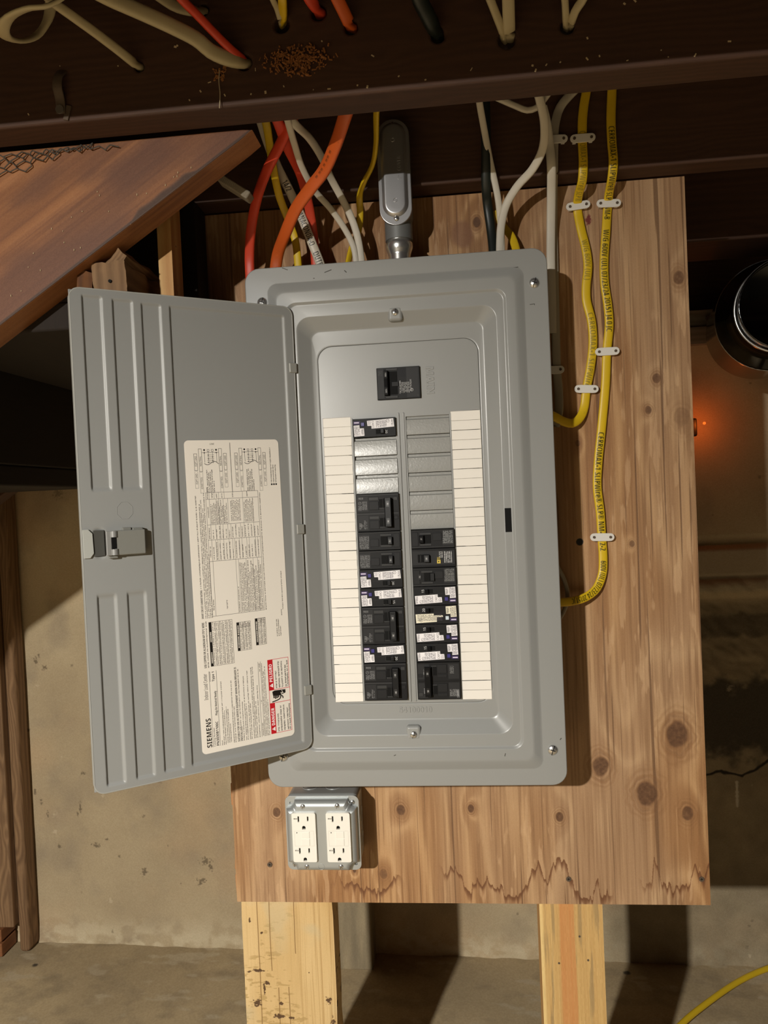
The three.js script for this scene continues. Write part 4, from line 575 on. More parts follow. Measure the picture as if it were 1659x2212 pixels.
{
  const b = thing('main_breaker', 'black 100 amp main breaker set apart above all the others', 'breaker', [0.0004, 0.185, -0.0085]), Z = 0.0035, X = (v) => (v - 28.2) * mm, Y = (v) => (20.6 - v) * mm;
  mesh('body', at(rbox(0.0566, 0.0416, 0.034, 0.0007), 0, 0, Z - 0.0176), M.black, b); mesh('face_print', at(new THREE.BoxGeometry(0.0560, 0.0410, 0.0006), 0, 0, Z - 0.0004), FACE.main, b);
  mesh('handle_well', at(plate(12, 30, 0.5), X(21), Y(20.5), Z), M.blackDeep, b);
  mesh('handle', at(wedge(5.2, 32, 4.5, 7).rotateZ(Math.PI), X(12.4), Y(20.5), Z), M.black, b);
  for (const v of [10, 31]) mesh('amp_number', at(new THREE.BoxGeometry(0.0040, 0.0096, 0.0003).rotateY(0.18), X(12.4), Y(v), Z + 0.0073), NUM['100'], b);
  mesh('crossbar', at(plate(9, 6, 1.6), X(24), Y(22), Z + 0.0003), M.blackSoft, b); mesh('handle_rim', merge([at(plate(15, 3, 1.6), X(20), Y(2.6), Z), at(plate(16, 3, 1.6), X(19), Y(38.6), Z)]), M.ridge, b);
}
// ---------------------------------------------------------------- conduit body above the panel
{
  const g = thing('conduit_body', 'cast aluminium conduit body with an oblong cover rising from the panel', 'conduit fitting', [0.0055, 0.33, -0.052]);
  const cx = 0, y0 = 0.0690, y1 = 0.2090, hw = 0.0218, stad = (h, e = 0) => { const s = new THREE.Shape(); s.moveTo(-h, y0 + hw + e); s.absarc(0, y0 + hw + e, h, Math.PI, Math.PI * 2); s.lineTo(h, y1 - hw - e); s.absarc(0, y1 - hw - e, h, 0, Math.PI); s.closePath(); return s; };
  mesh('body', at(extrude(stad(0.0175), 0.034, 0.0025), 0.0012, 0, -0.0165), M.greyCast, g);
  const cov = mesh('cover', at(extrude(stad(hw - 0.0008), 0.0022, 0.0008), 0, 0, 0.0185), M.cast, g);
  const n = 14, st = (h) => { const p = []; for (let i = 0; i <= n; i++) { const a = i / n * Math.PI; p.push([Math.cos(a) * h, y1 - hw + Math.sin(a) * h]); } for (let i = 0; i <= n; i++) { const a = Math.PI + i / n * Math.PI; p.push([Math.cos(a) * h, y0 + hw + 0.006 + Math.sin(a) * h]); } return p; };
  mesh('raised_panel', loft([[st(0.0178), 0.0208], [st(0.0176), 0.0214], [st(0.0150), 0.0238], [st(0.0136), 0.0248], [st(0.012), 0.0250], [st(0.006), 0.0250], [st(0), 0.0250]]), M.cast, cov);
  mesh('raised_word', at(embossed('COVER', 0.0045, 0.0004).rotateZ(Math.PI / 2), 0.0068, 0.149, 0.0250), M.cast, cov); mesh('raised_mark', merge([at(embossed('1"', 0.0045, 0.0004).rotateZ(Math.PI / 2), 0.0068, 0.130, 0.0250), at(new THREE.TorusGeometry(0.0024, 0.0004, 6, 18), 0, 0.1005, 0.0250), at(new THREE.TorusGeometry(0.0024, 0.0004, 6, 18), 0, 0.180, 0.0250)]), M.cast, cov);
  screw(g, 0.0002, 0.0775, 0.0222, 0.0036); screw(g, 0, 0.2010, 0.0222, 0.0036);
  mesh('hub', at(cyl(0.0188, 0.0188, 0.024, 32), 0.0015, 0.066, 0), M.greyCast, g);
  const con = mesh('connector', at(new THREE.LatheGeometry([[0.0148, 0.0], [0.0148, 0.034], [0.0156, 0.036], [0.0168, 0.040], [0.0184, 0.044], [0.0184, 0.050], [0.0166, 0.0515], [0.0166, 0.0545], [0.0178, 0.056], [0.010, 0.056]].map(([a, b]) => new THREE.Vector2(a, b)), 36), 0.0012, 0, 0), M.chrome, g); con.userData.label = 'polished set-screw connector';
  screw(con, 0.0008, 0.043, 0.0158, 0.0034, 'set_screw');
}
// ---------------------------------------------------------------- receptacle box under the panel
{
  const g = thing('receptacle_box', 'square galvanized steel box with a raised cover below the panel', 'electrical box', [-0.1360, -0.4295, -0.1025]);
  const ox = 0.1360, oy = 0.4295, zf = 0.0525;
  const body = mesh('box_body', at(rbox(0.1010, 0.1030, 0.0515, 0.008, 4), 0, 0.0015, 0.0262), M.galv, g);
  for (const x of [-0.022, 0.012]) mesh('knockout', at(new THREE.TorusGeometry(0.0105, 0.0006, 6, 26).rotateX(Math.PI / 2), x, 0.0531, 0.022), M.galv, body); for (const y of [-0.02, 0.015]) mesh('knockout', at(new THREE.TorusGeometry(0.0105, 0.0006, 6, 26).rotateY(Math.PI / 2), 0.0507, y, 0.024), M.galv, body);
  const fs = rrShape(0.0520, 0.0520, 0.008); for (const [x, y] of [[-0.1799, -0.3871], [-0.0911, -0.4733]]) { const p = new THREE.Path(); p.absarc(x + ox, y + oy, 0.0024, 0, Math.PI * 2); fs.holes.push(p); }
  mesh('flange', at(extrude(fs, 0.0010, 0.0003), 0, 0, zf - 0.0008), M.galv, g);
  const s = new THREE.Shape(), a = 0.0415, k = 0.0315, q = 0.006; // raised field with notched corners
  s.moveTo(-k, -a); s.lineTo(k, -a); s.quadraticCurveTo(k + q * 0.3, -a + q * 1.0, k + 0.004, -a + 0.006); s.quadraticCurveTo(k + 0.006, -k - 0.001, a, -k); s.lineTo(a, k); s.quadraticCurveTo(k + 0.006, k + 0.001, k + 0.004, a - 0.006); s.quadraticCurveTo(k + q * 0.3, a - q, k, a); s.lineTo(-k, a); s.quadraticCurveTo(-k - q * 0.3, a - q, -k - 0.004, a - 0.006); s.quadraticCurveTo(-k - 0.006, k + 0.001, -a, k); s.lineTo(-a, -k); s.quadraticCurveTo(-k - 0.006, -k - 0.001, -k - 0.004, -a + 0.006); s.quadraticCurveTo(-k - q * 0.3, -a + q, -k, -a);
  mesh('raised_cover', at(new THREE.ExtrudeGeometry(s, { depth: 0.004, bevelEnabled: true, bevelSize: 0.008, bevelThickness: 0.0095, bevelSegments: 8, curveSegments: 8 }), 0, 0, zf - 0.0105 + 0.0105), M.galv, g).position.z = 0;
  const top = zf + 0.0135;
  mesh('maker_mark', at(new THREE.TorusGeometry(0.0042, 0.0003, 6, 24), -0.002, -0.0415, top), M.galv, g);
  for (const [x, y] of [[-0.1603, -0.3869], [-0.1121, -0.3863], [-0.1583, -0.4707], [-0.1105, -0.4706]]) screw(g, x + ox, y + oy, top, 0.0034);
  for (const [x, y] of [[-0.0927, -0.3863], [-0.1779, -0.4735]]) screw(g, x + ox, y + oy, zf + 0.001, 0.0036);
  const outlet = (x, y, label) => {
    const d = thing('outlet', label, 'outlet', [x, y, -0.1025 + top], 'outlets in the receptacle box'), w = 0.0333, h = 0.0682, L = (v) => v * mm - w / 2, V = (v) => h / 2 - v * mm;
    const sh = rrShape(w / 2 - 0.0003, h / 2 - 0.0003, 0.0020), hole = (x0, x1, y0, y1) => { const p = new THREE.Path(); p.moveTo(L(x0), V(y1)); p.lineTo(L(x1), V(y1)); p.lineTo(L(x1), V(y0)); p.lineTo(L(x0), V(y0)); p.closePath(); sh.holes.push(p); };
    for (const t of [0, 44.2]) {
      const p = new THREE.Path(); p.moveTo(L(2.8), V(t + 9.0)); p.lineTo(L(8.2), V(t + 9.0)); p.lineTo(L(8.2), V(t + 12.8)); p.lineTo(L(10.8), V(t + 12.8)); p.lineTo(L(10.8), V(t + 4.0)); p.lineTo(L(8.2), V(t + 4.0)); p.lineTo(L(8.2), V(t + 6.8)); p.lineTo(L(2.8), V(t + 6.8)); p.closePath(); sh.holes.push(p);
      hole(21.3, 23.9, t + 4.4, t + 11.6);
      const d2 = new THREE.Path(); d2.moveTo(L(14.0), V(t + 23)); d2.lineTo(L(19.4), V(t + 23)); d2.lineTo(L(19.4), V(t + 20)); d2.absarc(L(16.7), V(t + 20), 0.0027, 0, Math.PI); d2.closePath(); sh.holes.push(d2);
    }
    const f = mesh('face', at(extrude(sh, 0.0040, 0.0003), 0, 0, 0.0), M.white, d);
    mesh('slot_depth', at(new THREE.BoxGeometry(w - 0.003, h - 0.003, 0.0006), 0, 0, 0.0006), M.blackDeep, f);
    mesh('button_frame', merge([at(plate(28, 0.5, 0.4), 0, V(24.8), 0.0042), at(plate(28, 0.5, 0.4), 0, V(45.6), 0.0042), at(plate(0.5, 20, 0.4), L(3.2), V(35.2), 0.0042), at(plate(0.5, 20, 0.4), L(30.2), V(35.2), 0.0042)]), std(rgb(214, 208, 198), 0.5), d);
    mesh('test_button', at(plate(11.6, 9.2, 1.4), L(18.6), V(30), 0.0044), M.white, d); mesh('reset_button', at(plate(11.6, 9.6, 1.4), L(18.6), V(40.2), 0.0044), M.white, d);
    mesh('indicator', at(cyl(0.0007, 0.0007, 0.0006, 10).rotateX(Math.PI / 2), L(6.6), V(27), 0.0043), M.blackSoft, d);
  };
  outlet(-0.1592, -0.4285, 'white ground-fault outlet, the one below the door hinge side');
  outlet(-0.1113, -0.4285, 'white ground-fault outlet, the one beside the box shadow');
}
// ---------------------------------------------------------------- cables (metres)
const CABLES = {
  white_loop: [[-0.3312,0.6092,0.2],[-0.3342,0.5795,0.205],[-0.3395,0.5583,0.205],[-0.35,0.5389,0.21],[-0.3596,0.525,0.225],[-0.363,0.517,0.245],[-0.3562,0.515,0.262],[-0.343,0.5177,0.272],[-0.3221,0.522,0.275],[-0.3036,0.5259,0.27],[-0.2859,0.5435,0.262],[-0.2715,0.5726,0.25]],
  white_a: [[-0.3298,0.5653,0.25],[-0.3106,0.5442,0.25],[-0.2991,0.5379,0.238],[-0.2833,0.5295,0.222],[-0.267,0.52,0.205],[-0.2564,0.5141,0.19],[-0.2541,0.5147,0.18],[-0.2541,0.5192,0.165]],
  white_thick: [[-0.2811,0.5509,0.27],[-0.2496,0.5376,0.255],[-0.2258,0.5317,0.24],[-0.1987,0.5236,0.225],[-0.1778,0.5171,0.21],[-0.1667,0.51,0.2],[-0.1521,0.5056,0.192],[-0.14,0.5068,0.182],[-0.1369,0.5137,0.165]],
  red_a: [[-0.1985,0.559,0.245],[-0.1833,0.5423,0.235],[-0.1749,0.5369,0.222],[-0.1618,0.5265,0.205],[-0.1467,0.5137,0.192],[-0.1384,0.5102,0.18],[-0.1361,0.5119,0.168]],
  tan: [[-0.2323,0.5752,0.22],[-0.2148,0.5649,0.21],[-0.2016,0.5596,0.2],[-0.1827,0.5592,0.19],[-0.1789,0.5675,0.178]],
  white_b: [[-0.1032,0.5713,0.205],[-0.0989,0.5572,0.2],[-0.0966,0.553,0.19],[-0.0953,0.5467,0.18],[-0.0967,0.5504,0.165]],
  yellow_b: [[-0.0873,0.5696,0.205],[-0.0882,0.5561,0.2],[-0.0903,0.5514,0.19],[-0.0928,0.5475,0.18],[-0.0961,0.5513,0.165]],
  red_b: [[-0.0663,0.5639,0.21],[-0.0601,0.5536,0.2],[-0.0554,0.5501,0.19],[-0.0536,0.5524,0.178],[-0.0537,0.5568,0.165]],
  orange_b: [[-0.0386,0.5587,0.22],[-0.0307,0.5467,0.205],[-0.0259,0.5395,0.195],[-0.0219,0.5337,0.184],[-0.0204,0.5386,0.165]],
  black_b: [[0.0468,0.5494,0.22],[0.0526,0.5345,0.21],[0.0588,0.5265,0.2],[0.0656,0.5184,0.188],[0.0701,0.5225,0.165]],
  white_c: [[0.1147,0.5419,0.22],[0.1227,0.527,0.21],[0.1292,0.5164,0.2],[0.1356,0.5074,0.188],[0.1396,0.5106,0.165]],
  white_d: [[0.1398,0.5392,0.22],[0.1408,0.5251,0.21],[0.1416,0.5151,0.2],[0.1426,0.5067,0.188],[0.1435,0.5112,0.165]],
  white_e: [[0.194,0.5356,0.21],[0.1973,0.5257,0.2],[0.199,0.516,0.192],[0.2008,0.5119,0.182],[0.204,0.5165,0.165]],
  white_f: [[0.222,0.5337,0.215],[0.2148,0.5205,0.205],[0.2084,0.5152,0.196],[0.2056,0.5111,0.184],[0.2069,0.5172,0.165]],
  red_left: [[-0.0834,0.5125,0.1],[-0.107,0.4911,0.085],[-0.1271,0.4761,0.06],[-0.1538,0.4562,0.03],[-0.175,0.4358,0.0],[-0.1929,0.4054,-0.03],[-0.202,0.3748,-0.05],[-0.2035,0.3443,-0.055]],
  red_right: [[-0.1305,0.5089,0.1],[-0.1239,0.4904,0.085],[-0.1223,0.4798,0.045],[-0.1158,0.4644,-0.005],[-0.1139,0.436,-0.045],[-0.1136,0.4054,-0.066],[-0.1132,0.3686,-0.072],[-0.1134,0.3492,-0.072]],
  orange: [[-0.0272,0.5044,0.115],[-0.0412,0.4807,0.1],[-0.0574,0.4632,0.072],[-0.0771,0.4455,0.045],[-0.097,0.4322,0.03],[-0.1211,0.4156,0.01],[-0.1412,0.3961,-0.015],[-0.1607,0.3765,-0.045],[-0.1681,0.3546,-0.055]],
  yellow_l: [[-0.1463,0.5209,0.08],[-0.1439,0.5024,0.06],[-0.1499,0.4776,0.01],[-0.1511,0.4488,-0.03],[-0.1435,0.4212,-0.05],[-0.1379,0.3981,-0.058],[-0.136,0.3634,-0.06],[-0.1361,0.3474,-0.06]],
  white_text: [[-0.1545,0.5269,0.07],[-0.1515,0.5069,0.05],[-0.1514,0.4957,0.02],[-0.1484,0.4812,-0.015],[-0.1382,0.458,-0.04],[-0.1265,0.4287,-0.048],[-0.1147,0.3943,-0.052],[-0.1043,0.364,-0.055],[-0.0993,0.3464,-0.055]],
  white_5: [[-0.1143,0.5074,0.11],[-0.1096,0.4841,0.095],[-0.1099,0.4745,0.06],[-0.1083,0.4611,0.026],[-0.0983,0.4424,-0.005],[-0.0817,0.4264,-0.03],[-0.0661,0.4039,-0.045],[-0.056,0.3804,-0.052],[-0.0537,0.3558,-0.055],[-0.0535,0.3463,-0.055]],
  white_6: [[-0.1195,0.5078,0.1],[-0.104,0.485,0.09],[-0.0912,0.4796,0.06],[-0.0832,0.4733,0.02],[-0.0782,0.4629,-0.019],[-0.0679,0.4441,-0.04],[-0.0577,0.422,-0.05],[-0.0502,0.3957,-0.052],[-0.0468,0.3648,-0.055],[-0.0471,0.3458,-0.055]],
  yellow_r: [[-0.0054,0.5539,0.03],[-0.0124,0.5331,0.0],[-0.0164,0.5036,-0.02],[-0.023,0.4822,-0.032],[-0.0376,0.4623,-0.042],[-0.0454,0.4521,-0.06],[-0.047,0.4305,-0.07],[-0.0512,0.4102,-0.075],[-0.0614,0.3883,-0.075],[-0.0669,0.3659,-0.07],[-0.0695,0.3504,-0.065]],
  white_8: [[0.1169,0.5534,0.02],[0.1205,0.5363,-0.005],[0.1265,0.5137,-0.03],[0.1326,0.4837,-0.045],[0.1383,0.4598,-0.055],[0.1429,0.4327,-0.058],[0.1453,0.3959,-0.06],[0.1451,0.3615,-0.06],[0.1443,0.3428,-0.06]],
  black: [[0.1291,0.5862,-0.02],[0.1292,0.5497,-0.03],[0.1286,0.4902,-0.045],[0.1277,0.4534,-0.06],[0.1295,0.4342,-0.075],[0.1329,0.404,-0.08],[0.1349,0.3671,-0.075],[0.1343,0.3434,-0.07]],
  white_9: [[0.1805,0.536,0.06],[0.1888,0.5127,0.045],[0.1976,0.4916,0.02],[0.1982,0.4729,-0.01],[0.1867,0.4566,-0.03],[0.1682,0.4427,-0.045],[0.1535,0.4232,-0.055],[0.1459,0.3982,-0.058],[0.1428,0.3648,-0.06],[0.1419,0.343,-0.06]],
  white_10: [[0.2099,0.5278,0.04],[0.1974,0.5153,0.03],[0.1893,0.5111,0.02],[0.1785,0.5113,0.015],[0.1628,0.5185,0.015],[0.1444,0.5256,0.02],[0.127,0.5299,0.03]],
  yellow_s: [[0.1405,0.4275,-0.085],[0.15,0.4068,-0.088],[0.1601,0.3921,-0.085],[0.1659,0.368,-0.075],[0.1659,0.3428,-0.065]],
  white_11: [[0.2633,0.5643,-0.02],[0.2458,0.5584,-0.04],[0.23,0.5475,-0.058],[0.2226,0.5255,-0.0595],[0.2204,0.5011,-0.0595],[0.219,0.4714,-0.062],[0.2203,0.4433,-0.085],[0.2206,0.4096,-0.097],[0.22,0.3587,-0.0985],[0.2184,0.2684,-0.0985],[0.2178,0.2036,-0.0985],[0.2181,0.1703,-0.092],[0.2154,0.1433,-0.08],[0.2091,0.1237,-0.072]],
  white_12: [[0.2017,0.5317,-0.02],[0.207,0.5173,-0.03],[0.2122,0.495,-0.045],[0.2142,0.4666,-0.05],[0.2159,0.4385,-0.072],[0.2156,0.394,-0.088],[0.2138,0.3494,-0.088],[0.2137,0.2993,-0.092],[0.2128,0.2548,-0.094]],
  yellow_1: [[0.2763,0.6069,-0.05],[0.2662,0.5701,-0.0585],[0.2595,0.5345,-0.0595],[0.2577,0.5033,-0.0595],[0.2578,0.4732,-0.0595],[0.2568,0.4513,-0.066],[0.2548,0.4409,-0.086],[0.2546,0.4293,-0.0985],[0.2579,0.4008,-0.0985],[0.2639,0.3678,-0.097],[0.2656,0.3452,-0.097],[0.262,0.3166,-0.097],[0.2619,0.2973,-0.097],[0.2673,0.2713,-0.0975],[0.2689,0.2425,-0.0985],[0.2644,0.2073,-0.0985],[0.2575,0.1754,-0.0985],[0.2533,0.1497,-0.0985],[0.2469,0.136,-0.094],[0.2352,0.1274,-0.086],[0.2198,0.1298,-0.075],[0.2063,0.1366,-0.066],[0.1958,0.1396,-0.06]],
  yellow_2: [[0.2989,0.6047,-0.05],[0.2987,0.567,-0.0585],[0.2961,0.525,-0.0595],[0.2962,0.4944,-0.0595],[0.2971,0.4698,-0.0595],[0.2963,0.452,-0.068],[0.2964,0.4414,-0.088],[0.2962,0.4291,-0.0985],[0.2923,0.3917,-0.0985],[0.2883,0.3536,-0.0985],[0.2877,0.3216,-0.0985],[0.2909,0.2893,-0.0985],[0.2918,0.2635,-0.0985],[0.2872,0.2252,-0.0985],[0.2836,0.1803,-0.0985],[0.2764,0.1225,-0.0985],[0.2694,0.0711,-0.0985],[0.2669,0.0387,-0.0985],[0.2698,-0.0004,-0.0985],[0.2705,-0.033,-0.0985],[0.2713,-0.0624,-0.0985],[0.269,-0.085,-0.0975],[0.2591,-0.105,-0.093],[0.2429,-0.1152,-0.086],[0.2253,-0.1184,-0.076],[0.2082,-0.1183,-0.066],[0.195,-0.1164,-0.06]],
  white_13: [[0.2007,-0.0554,-0.085],[0.2071,-0.0723,-0.09],[0.2147,-0.0888,-0.09],[0.2187,-0.1082,-0.088],[0.2163,-0.1238,-0.084],[0.2078,-0.1388,-0.078],[0.1969,-0.15,-0.07]],
  floor_yellow: [[0.9304,-1.045,-0.7831],[0.8114,-1.045,-0.7635],[0.7148,-1.045,-0.7251],[0.6407,-1.045,-0.6823],[0.5491,-1.045,-0.6105],[0.4723,-1.045,-0.5405],[0.4055,-1.045,-0.4583]],
};
const printed = (base, str, ink, len, o = {}) => canvasTex(2048, 64, (c, w, h) => { // v = 0..1 across 64 rows, the face shown is rows 32..64
  c.fillStyle = base; c.fillRect(0, 0, w, h); const R = rng(o.seed ?? 1); for (let k = 0; k < 60; k++) { c.fillStyle = `rgba(60,50,30,${0.04 + R() * 0.1})`; c.fillRect(R() * w, R() * h, 2 + R() * 16, 1 + R() * 2); }
  c.fillStyle = ink; c.font = 'bold 15px sans-serif'; const px = w / len; // pixels per metre along
  for (const [s, from, to] of str) { c.save(); c.translate(from * w, 53); c.scale(((to - from) * w) / c.measureText(s).width, 1); c.fillText(s, 0, 0); c.restore(); }
});
function cable(key, w, t, mat, label, o = {}) {
  const g = sweep(CABLES[key], w, t, o), m = o.print ? std(0xffffff, 0.42, 0, { map: printed(o.base, o.print, o.ink ?? '#5a4a10', g.userData.length, { seed: key.length }) }) : mat;
  return single('cable', g, m, label, 'cable', o.group);
}
const F = 0.0122, FT = 0.0048, N1 = 'cables entering the top of the panel', N2 = 'cables passing through the bored joist';
cable('yellow_1', F, FT, M.yellow, 'yellow cable stapled down the plywood, bending into the panel side halfway', { group: 'yellow cables on the plywood', base: '#dcb81f', print: [['CERROMAX-1 SLiPWire® SLP®', 0.17, 0.34], ['W/G 600V (UL)', 0.44, 0.54], ['CERROMAX-1 SLiPWire®', 0.62, 0.82]], ink: '#9a8426' });
cable('yellow_2', F, FT, M.yellow, 'long yellow cable stapled down the plywood, curving into the panel near its foot', { group: 'yellow cables on the plywood', base: '#dcb81f', ink: '#3f380c', print: [['CERROMAX-1 SLiPWire® SLP® NM-B', 0.11, 0.268], ['W/G 600V (UL) 07/23/24 20151 J4 0 JC', 0.285, 0.46], ['CERROMAX-1 SLiPWire® SLP® NM-B 12-2', 0.632, 0.838], ['600V (UL) 07/23/24 20151 JC', 0.855, 0.965]] });
cable('floor_yellow', 0.012, 0.012, M.yellow, 'yellow cable lying curved across the concrete floor', { normal: [0, 1, 0] });
cable('red_left', 0.0135, 0.0062, M.red, 'coral red cable entering the panel top at its corner', { group: N1 });
cable('red_right', 0.0130, 0.0060, M.red, 'red orange cable running beside the white printed cable into the panel', { group: N1 });
cable('orange', 0.0165, 0.0068, M.orange, 'thick orange cable crossing in front of the others into the panel', { group: N1, base: '#c85a22', ink: '#7c3a18', print: [['– –– – –– –', 0.28, 0.44]] });
cable('yellow_l', 0.0105, 0.0048, M.yellow, 'yellow cable entering the panel top behind the orange cable', { group: N1 });
cable('white_text', 0.0125, 0.0055, M.whiteCable, 'flat white cable printed with black capitals entering the panel top', { group: N1, base: '#cbc2b0', ink: '#241f18', print: [['14/2', 0.46, 0.52], ['ANACONDA-O', 0.645, 0.83], ['DUTRAX', 0.865, 0.99]] });
cable('white_5', 0.0082, 0.0056, M.whiteCable, 'thin white cable passing under the orange cable into the panel top', { group: N1 });
cable('white_6', 0.0098, 0.0052, M.whiteCable, 'kinked white cable nearest the conduit body entering the panel top', { group: N1 });
cable('yellow_r', 0.0092, 0.0045, M.yellow, 'thin yellow cable hanging beside the conduit body', { group: N1, twist: (t) => 0.9 * Math.sin(t * 5) });
cable('white_8', 0.0088, 0.0050, M.whiteCable, 'thin white cable beside the black cable entering the panel top', { group: N1 });
cable('black', 0.0130, 0.0110, M.blackCable, 'thick black cable hanging down into the panel top', { group: N1 });
cable('white_9', 0.0108, 0.0060, M.whiteCable, 'white cable swinging in a broad curve into the panel top', { group: N1 });
cable('white_10', 0.0072, 0.0055, M.whiteCable, 'short sagging white cable just under the bored joist', { group: N1 });
cable('yellow_s', 0.0110, 0.0050, M.yellow, 'short yellow cable curving into the panel top near its corner', { group: N1 });
cable('white_11', 0.0118, 0.0050, M.greyCable, 'greyish flat cable stapled down beside the panel edge', { group: 'pale cables beside the panel' });
cable('white_12', 0.0120, 0.0052, M.whiteCable, 'flat white cable running straight down behind the panel corner', { group: 'pale cables beside the panel' });
cable('white_13', 0.0060, 0.0060, M.greyCable, 'thin grey cable loop peeping out from behind the panel edge', { group: 'pale cables beside the panel' });
cable('white_loop', 0.0125, 0.0045, M.tanCable, 'flat cream cable doubled back in a loop in front of the joist', { group: N2, base: '#c6b993', ink: '#7d7052', print: [['DUTRAX', 0.52, 0.66]], normal: [0.2, 0.85, 0.4] });
cable('white_a', 0.0095, 0.0065, M.tanCable, 'thin cream cable going into its own hole in the joist', { group: N2 });
cable('white_thick', 0.0150, 0.0085, M.tanCable, 'thick cream cable sharing a joist hole with a red cable', { group: N2 });
cable('red_a', 0.0085, 0.0070, M.red, 'red cable sharing a joist hole with a thick cream cable', { group: N2 });
cable('tan', 0.0110, 0.0060, M.tanCable, 'tan cable crossing behind the red cable to the joist', { group: N2 });
cable('white_b', 0.0060, 0.0050, M.tanCable, 'thin cream cable sharing a joist hole with a yellow cable', { group: N2 });
cable('yellow_b', 0.0095, 0.0055, M.yellow, 'yellow cable going into the joist above the wood dust', { group: N2 });
cable('red_b', 0.0125, 0.0070, M.red, 'short red cable going into the joist beside the yellow cable', { group: N2 });
cable('orange_b', 0.0130, 0.0070, M.orange, 'short orange cable going into the joist above the conduit body', { group: N2 });
cable('black_b', 0.0150, 0.0120, M.blackCable, 'black cable going into the joist between orange and white ones', { group: N2 });
cable('white_c', 0.0080, 0.0060, M.tanCable, 'slanting thin cream cable of a pair above the black cable', { group: N2 });
cable('white_d', 0.0125, 0.0060, M.tanCable, 'straight wide cream cable of a pair above the black cable', { group: N2 });
cable('white_e', 0.0070, 0.0055, M.tanCable, 'straight cream cable of the pair above the yellow cables', { group: N2 });
cable('white_f', 0.0085, 0.0055, M.tanCable, 'slanting cream cable of the pair above the yellow cables', { group: N2 });

// cable staples: white plastic bridge and two nails
{
  const s = new THREE.Shape(); s.moveTo(-0.0090, -0.0052); s.lineTo(0.0090, -0.0052); s.absarc(0.0112, 0, 0.0050, -Math.PI / 2, Math.PI / 2); s.lineTo(-0.0090, 0.0052); s.absarc(-0.0112, 0, 0.0050, Math.PI / 2, Math.PI * 1.5);
  const strap = extrude(s, 0.0012, 0.0004), nail = cyl(0.0019, 0.0019, 0.0012, 14).rotateX(Math.PI / 2), leg = rbox(0.005, 0.009, 0.0062, 0.0008, 1);
  const staple = (x, y, z, rot, label, base) => {
    const g = thing('cable_staple', label, 'staple', [x, y, base], 'white cable staples'); g.rotation.z = rot; const d = z - base;
    mesh('strap', strap.clone().translate(0, 0, d + 0.0028), M.staple, g); for (const k of [-1, 1]) { mesh('foot', leg.clone().translate(k * 0.0108, 0, (d + 0.0028) / 2), M.staple, g); mesh('nail', nail.clone().translate(k * 0.0112, 0, d + 0.0048), M.rust, g); }
  };
  const J = -0.064, B = -0.1025;
  staple(0.2578, 0.5035, -0.0595, 0, 'white staple over a yellow cable on the dark joist', J);
  staple(0.2215, 0.5053, -0.0595, -0.03, 'white staple over the greyish cable on the dark joist', J);
  staple(0.2552, 0.4292, -0.0985, 0.08, 'tilted white staple over the shorter yellow cable at the plywood top', B);
  staple(0.2968, 0.4290, -0.0985, -0.05, 'white staple over the longer yellow cable at the plywood top', B);
  staple(0.2872, 0.2252, -0.0985, 0, 'white staple halfway along the longer yellow cable', B);
  staple(0.2568, 0.1748, -0.0985, -0.06, 'white staple just above the bend of the shorter yellow cable', B);
  staple(0.2705, -0.0330, -0.0985, -0.03, 'white staple above the lower bend of the longer yellow cable', B);
  staple(0.2110, 0.2040, -0.0985, 0, 'white staple half hidden beside the panel edge', B);
}
// round duct at the right
{
  const g = thing('round_duct', 'shiny round sheet-metal duct end beyond the plywood edge', 'duct', [0.698, 0.342, -0.62]);
  const pipe = new THREE.LatheGeometry([[0.098, 0.0], [0.098, 0.17], [0.101, 0.176], [0.098, 0.182], [0.084, 0.200], [0.0745, 0.214], [0.0745, 0.286], [0.0765, 0.289], [0.0765, 0.293], [0.0735, 0.295], [0.0725, 0.291], [0.0725, 0.27], [0.0002, 0.268]].map(([a, b]) => new THREE.Vector2(a, b)), 56); pipe.rotateX(Math.PI / 2);
  const duct = std(rgb(92, 93, 94), 0.12, 1); mesh('duct_pipe', pipe, duct, g); g.rotation.y = -0.22; g.rotation.x = 0.04;
  mesh('bead', merge([at(new THREE.TorusGeometry(0.0772, 0.0022, 10, 64), 0, 0, 0.258), at(new THREE.TorusGeometry(0.0755, 0.0022, 10, 64), 0, 0, 0.291), at(new THREE.TorusGeometry(0.0985, 0.0026, 10, 64), 0, 0, 0.176)]), M.chrome, g);
}
